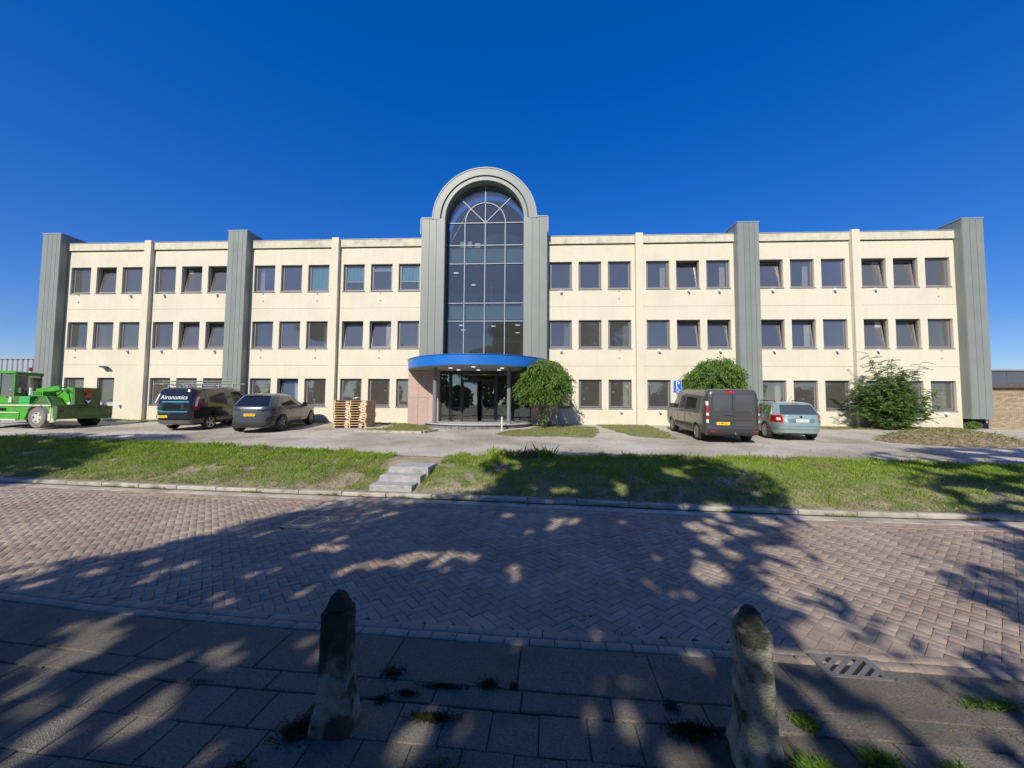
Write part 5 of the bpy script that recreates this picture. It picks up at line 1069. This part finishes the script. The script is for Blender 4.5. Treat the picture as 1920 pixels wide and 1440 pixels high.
# ---------------------------------------------------------------- street trees behind the viewer (they cast the dappled shade)
m_tl=mat('street_tree_leaf',(.05,.10,.02),(.075,.13,.025),2,.6,spec=.25,rand=.35,trans=.25)
ce=Vector((-Sdir.x/Sdir.z,-Sdir.y/Sdir.z))   # ground offset of a shadow per metre of height
def shade_tree(lab,tx,ty,lobes,n,size,holes,nthr,seed,h0=3.8,cut=None):
    """lobes: (shadow x, shadow y, rx, ry, height, half thickness)"""
    t=thing('street_tree',lab,'tree',(tx,ty,0),0,'street trees behind the viewer'); rr=np.random.default_rng(seed)
    wts=np.array([l[2]*l[3] for l in lobes]); wts=wts/wts.sum(); Cs=[]
    for l,w in zip(lobes,wts):
        k=int(n*w); d=unit(rr.normal(size=(k,3))); d*=(rr.uniform(0,1,k)**.40)[:,None]; lump=1+.18*np.sin(d[:,0]*5+seed)+.14*np.sin(d[:,1]*7+seed*2)
        hh=l[4]+d[:,2]*l[5]; sx=l[0]+d[:,0]*l[2]*lump; sy=l[1]+d[:,1]*l[3]*lump
        Cs.append(np.stack([sx-ce.x*l[4],sy-ce.y*l[4],hh],1))
    P_=np.concatenate(Cs)
    G=P_[:,:2]+np.array([ce.x,ce.y])[None]*P_[:,2:3]   # where each leaf's shadow falls
    keep=np.ones(len(P_),bool)
    ns=np.array([noise.noise(Vector((g[0]*1.25,g[1]*1.1,seed))) +.5*noise.noise(Vector((g[0]*3.3,g[1]*2.6,seed))) for g in G]); keep&=ns>nthr
    for hx,hy,hr_ in holes:
        dx=G[:,0]-hx; dy=G[:,1]-hy; keep&=(dx/hr_)**2+(dy/(hr_*1.6))**2>1
    if cut is not None: keep&=cut(G,P_)
    keep&=~((P_[:,1]>.3)&(np.abs(P_[:,0]/np.maximum(P_[:,1],.01))<1.75)&(P_[:,2]<P_[:,1]*1.6+2.5))
    P_=P_[keep]
    leaves('crown',P_-np.array([tx,ty,0]),unit(rr.normal(size=P_.shape)),size,size*.62,m_tl,t)
    top=Vector((0,0,h0)); segs=[((0,0,-.1),(0,0,h0),.24,.17)]
    for l in lobes: 
        q=Vector((l[0]-ce.x*l[4]-tx,l[1]-ce.y*l[4]-ty,l[4])); mid=top.lerp(q,.5)+Vector((0,0,.4)); segs+=[(tuple(top),tuple(mid),.12,.07),(tuple(mid),tuple(q),.07,.025)]
    limbs('trunk',segs,m_bark,t); return t
rr=np.random.default_rng(21)
H=[(rr.uniform(-5.5,3.2),rr.uniform(1.6,6.5),rr.uniform(.035,.09)) for _ in range(16)]
def gp(x,y):
    d=M@Vector(((x-960)/723,1,-(y-720)/723)); k=-2.0/d.z; return (d.x*k,d.y*k)
FL=[(136,1177,12),(205,1168,14),(60,1245,14),(100,1238,14),(150,1228,12),(105,1252,12),(30,1300,12),(60,1318,12),(75,1330,12),(190,1292,16),(230,1280,18),(270,1262,14),(310,1248,10),(350,1232,9),(400,1225,14),(440,1212,10),(310,1270,9),(315,1295,13),(240,1355,20),(290,1335,22),(300,1305,12),(100,1360,16),(150,1335,12),(60,1400,18),(110,1390,12),(430,1410,18),(410,1134,9),(430,1130,8),(470,1078,9),(515,1067,9),(560,1115,9),(585,1100,8),(640,1072,12),(665,1062,10),(700,1058,14),(815,1055,14),(835,1068,8),(890,1168,10),(870,1228,10),(575,1312,14),(590,1300,12),(690,1355,16),(715,1335,12),(770,1375,34),(800,1345,20),(870,1365,14),(920,1400,18),(400,1120,8),(560,1205,9),(1118,1190,13),(967,1213,7),(1125,1280,9),(1168,1280,10),(1205,1292,10),(1232,1275,10),(1028,1318,9),(1110,1325,13),(1178,1325,15),(1180,1358,24),(1270,1432,24),(1310,1425,20),(1345,1160,9),(1290,1115,10),(1262,1112,8),(1500,1235,14),(1520,1300,18),(1500,1190,12),(1545,1195,24),(1590,1208,22),(1640,1230,20),(1600,1290,16),(1640,1302,18),(1690,1322,20),(1735,1338,20),(1560,1345,16),(1610,1375,16),(1460,1262,10),(960,1088,9),(990,995,10),(1050,1075,8),(1230,1045,9),(1340,1005,10),(1375,990,9),(1170,1010,7),(1480,1035,14),(1560,1100,12),(1440,1085,10),(640,1010,8),(600,1022,7),(560,1040,8),(350,1060,9),(300,1072,8),(270,1090,8),(1400,1190,9),(1395,1160,8)]
for fx,fy_,fr in FL:
    q=gp(fx,fy_); H.append((q[0],q[1],max(.065,fr*math.hypot(*q)/723*1.22)))
H+=[(rr.uniform(1.5,4.0),rr.uniform(2.1,3.5),rr.uniform(.07,.17)) for _ in range(42)]+[(1.56,3.2,.12)]
H+=[(rr.uniform(2.0,4.6),rr.uniform(3.6,7.2),rr.uniform(.06,.2)) for _ in range(45)]
shade_tree('leafy street tree standing behind the viewer, the middle one',-4.5,-6.0,
 [(-2.6,5.0,2.7,1.9,7.2,1.9),(-.2,4.2,2.9,2.6,7.0,2.0),(-3.9,3.2,2.4,1.5,6.6,1.7),(-.8,6.6,1.9,1.2,8.0,1.2),(1.6,5.9,1.9,1.9,8.2,1.5),(1.5,8.6,2.6,1.5,9.6,1.2),(3.6,9.2,1.6,1.9,10,1.2),(1.8,10.9,2.9,1.3,11,1.1),(.9,3.4,1.3,1.6,6.6,1.8),(-1.9,1.3,4.0,1.8,6.0,1.9),(2.2,7.4,2.2,1.1,8.8,1.2),(-5.3,2.7,1.8,1.2,6.4,1.4)],
 105000,.17,H,-.44,4)
H=[(rr.uniform(4.8,15),rr.uniform(3,13.5),rr.uniform(.12,.34)) for _ in range(90)]
shade_tree('leafy street tree standing behind the viewer, the right one',8.5,-5.5,
 [(11.5,8.6,4.2,1.3,9.2,1.4),(8.9,6.3,1.9,1.0,8.2,1.3),(7.2,5.1,1.2,.9,7.5,1.0),(12.5,11.6,3.6,1.5,11.2,1.2),(10.8,10.0,2.0,1.2,10.4,1.2),(14.8,13.4,3.2,1.2,12.2,1.0),(5.2,4.4,.8,.45,6.6,.9),(4.9,2.9,.8,.25,5.2,.5),(3.1,2.75,.5,.10,5.0,.4),(3.5,3.35,.5,.10,5,.4),(7.0,3.7,1.6,.5,6.4,.9),(9.5,7.6,2,1,8.6,1.2)],
 34000,.17,H,-.20,9)
H=[(rr.uniform(-19,-11.5),rr.uniform(8.5,15),rr.uniform(.08,.22)) for _ in range(14)]
shade_tree('leafy street tree standing behind the viewer, the left one',-24,-4,
 [(-14.6,10.6,2.3,1.6,9,1.5),(-17.5,11.5,3.5,2.4,10,1.8),(-13.0,9.2,1.2,.9,8.4,1.0),(-16,14.6,3.4,1.1,10.8,1.2),(-20,14,3,1.8,10.5,1.4)],
 40000,.18,H,-.5,14)
# far tree belt behind the viewer: seen only as a reflection in the panes
P_=[]
rr=np.random.default_rng(31)
for k in range(26):
    x=-75+k*6+rr.uniform(-2,2); h=rr.uniform(4.5,8.5); w=rr.uniform(2.4,4.2); m=520; d=unit(rr.normal(size=(m,3)))*(rr.uniform(.2,1,m)**.4)[:,None]; P_.append(np.stack([x+d[:,0]*w,-34+d[:,1]*2+rr.uniform(-3,3),h*.62+d[:,2]*h*.5],1))
P_=np.concatenate(P_); leaves('tree_belt',P_,unit(rr.normal(size=P_.shape)),.95,.7,m_tl,None,kind='stuff')

# small debris on the paving
n=900; X=rng.uniform(-6,6,n); Y=rng.uniform(1.9,8,n); C_=np.stack([X,Y,np.full(n,.014)],1); D_=unit(np.stack([rng.normal(size=n),rng.normal(size=n),rng.normal(size=n)*.15],1))
leaves('leaf_litter',C_,D_,rng.uniform(.015,.05,n),rng.uniform(.004,.018,n),mat('dead_leaf',(.26,.20,.10),(.14,.10,.05),8,.9,rand=.4),None,kind='stuff')

n=5000; X=rng.uniform(-22,20,n); Y=np.interp(X,BAKX,BAKY)+rng.uniform(0,1,n)**1.6*9; Z=np.array([g2(x,y) for x,y in zip(X,Y)])+.004; C_=np.stack([X,Y,Z],1)
leaves('lot_gravel',C_,unit(rng.normal(size=(n,3))*np.array([1,1,.4])),rng.uniform(.02,.06,n),rng.uniform(.02,.05,n),mat('gravel_stone',(.40,.36,.30),(.22,.19,.15),8,.95,rand=.4),None,kind='stuff')
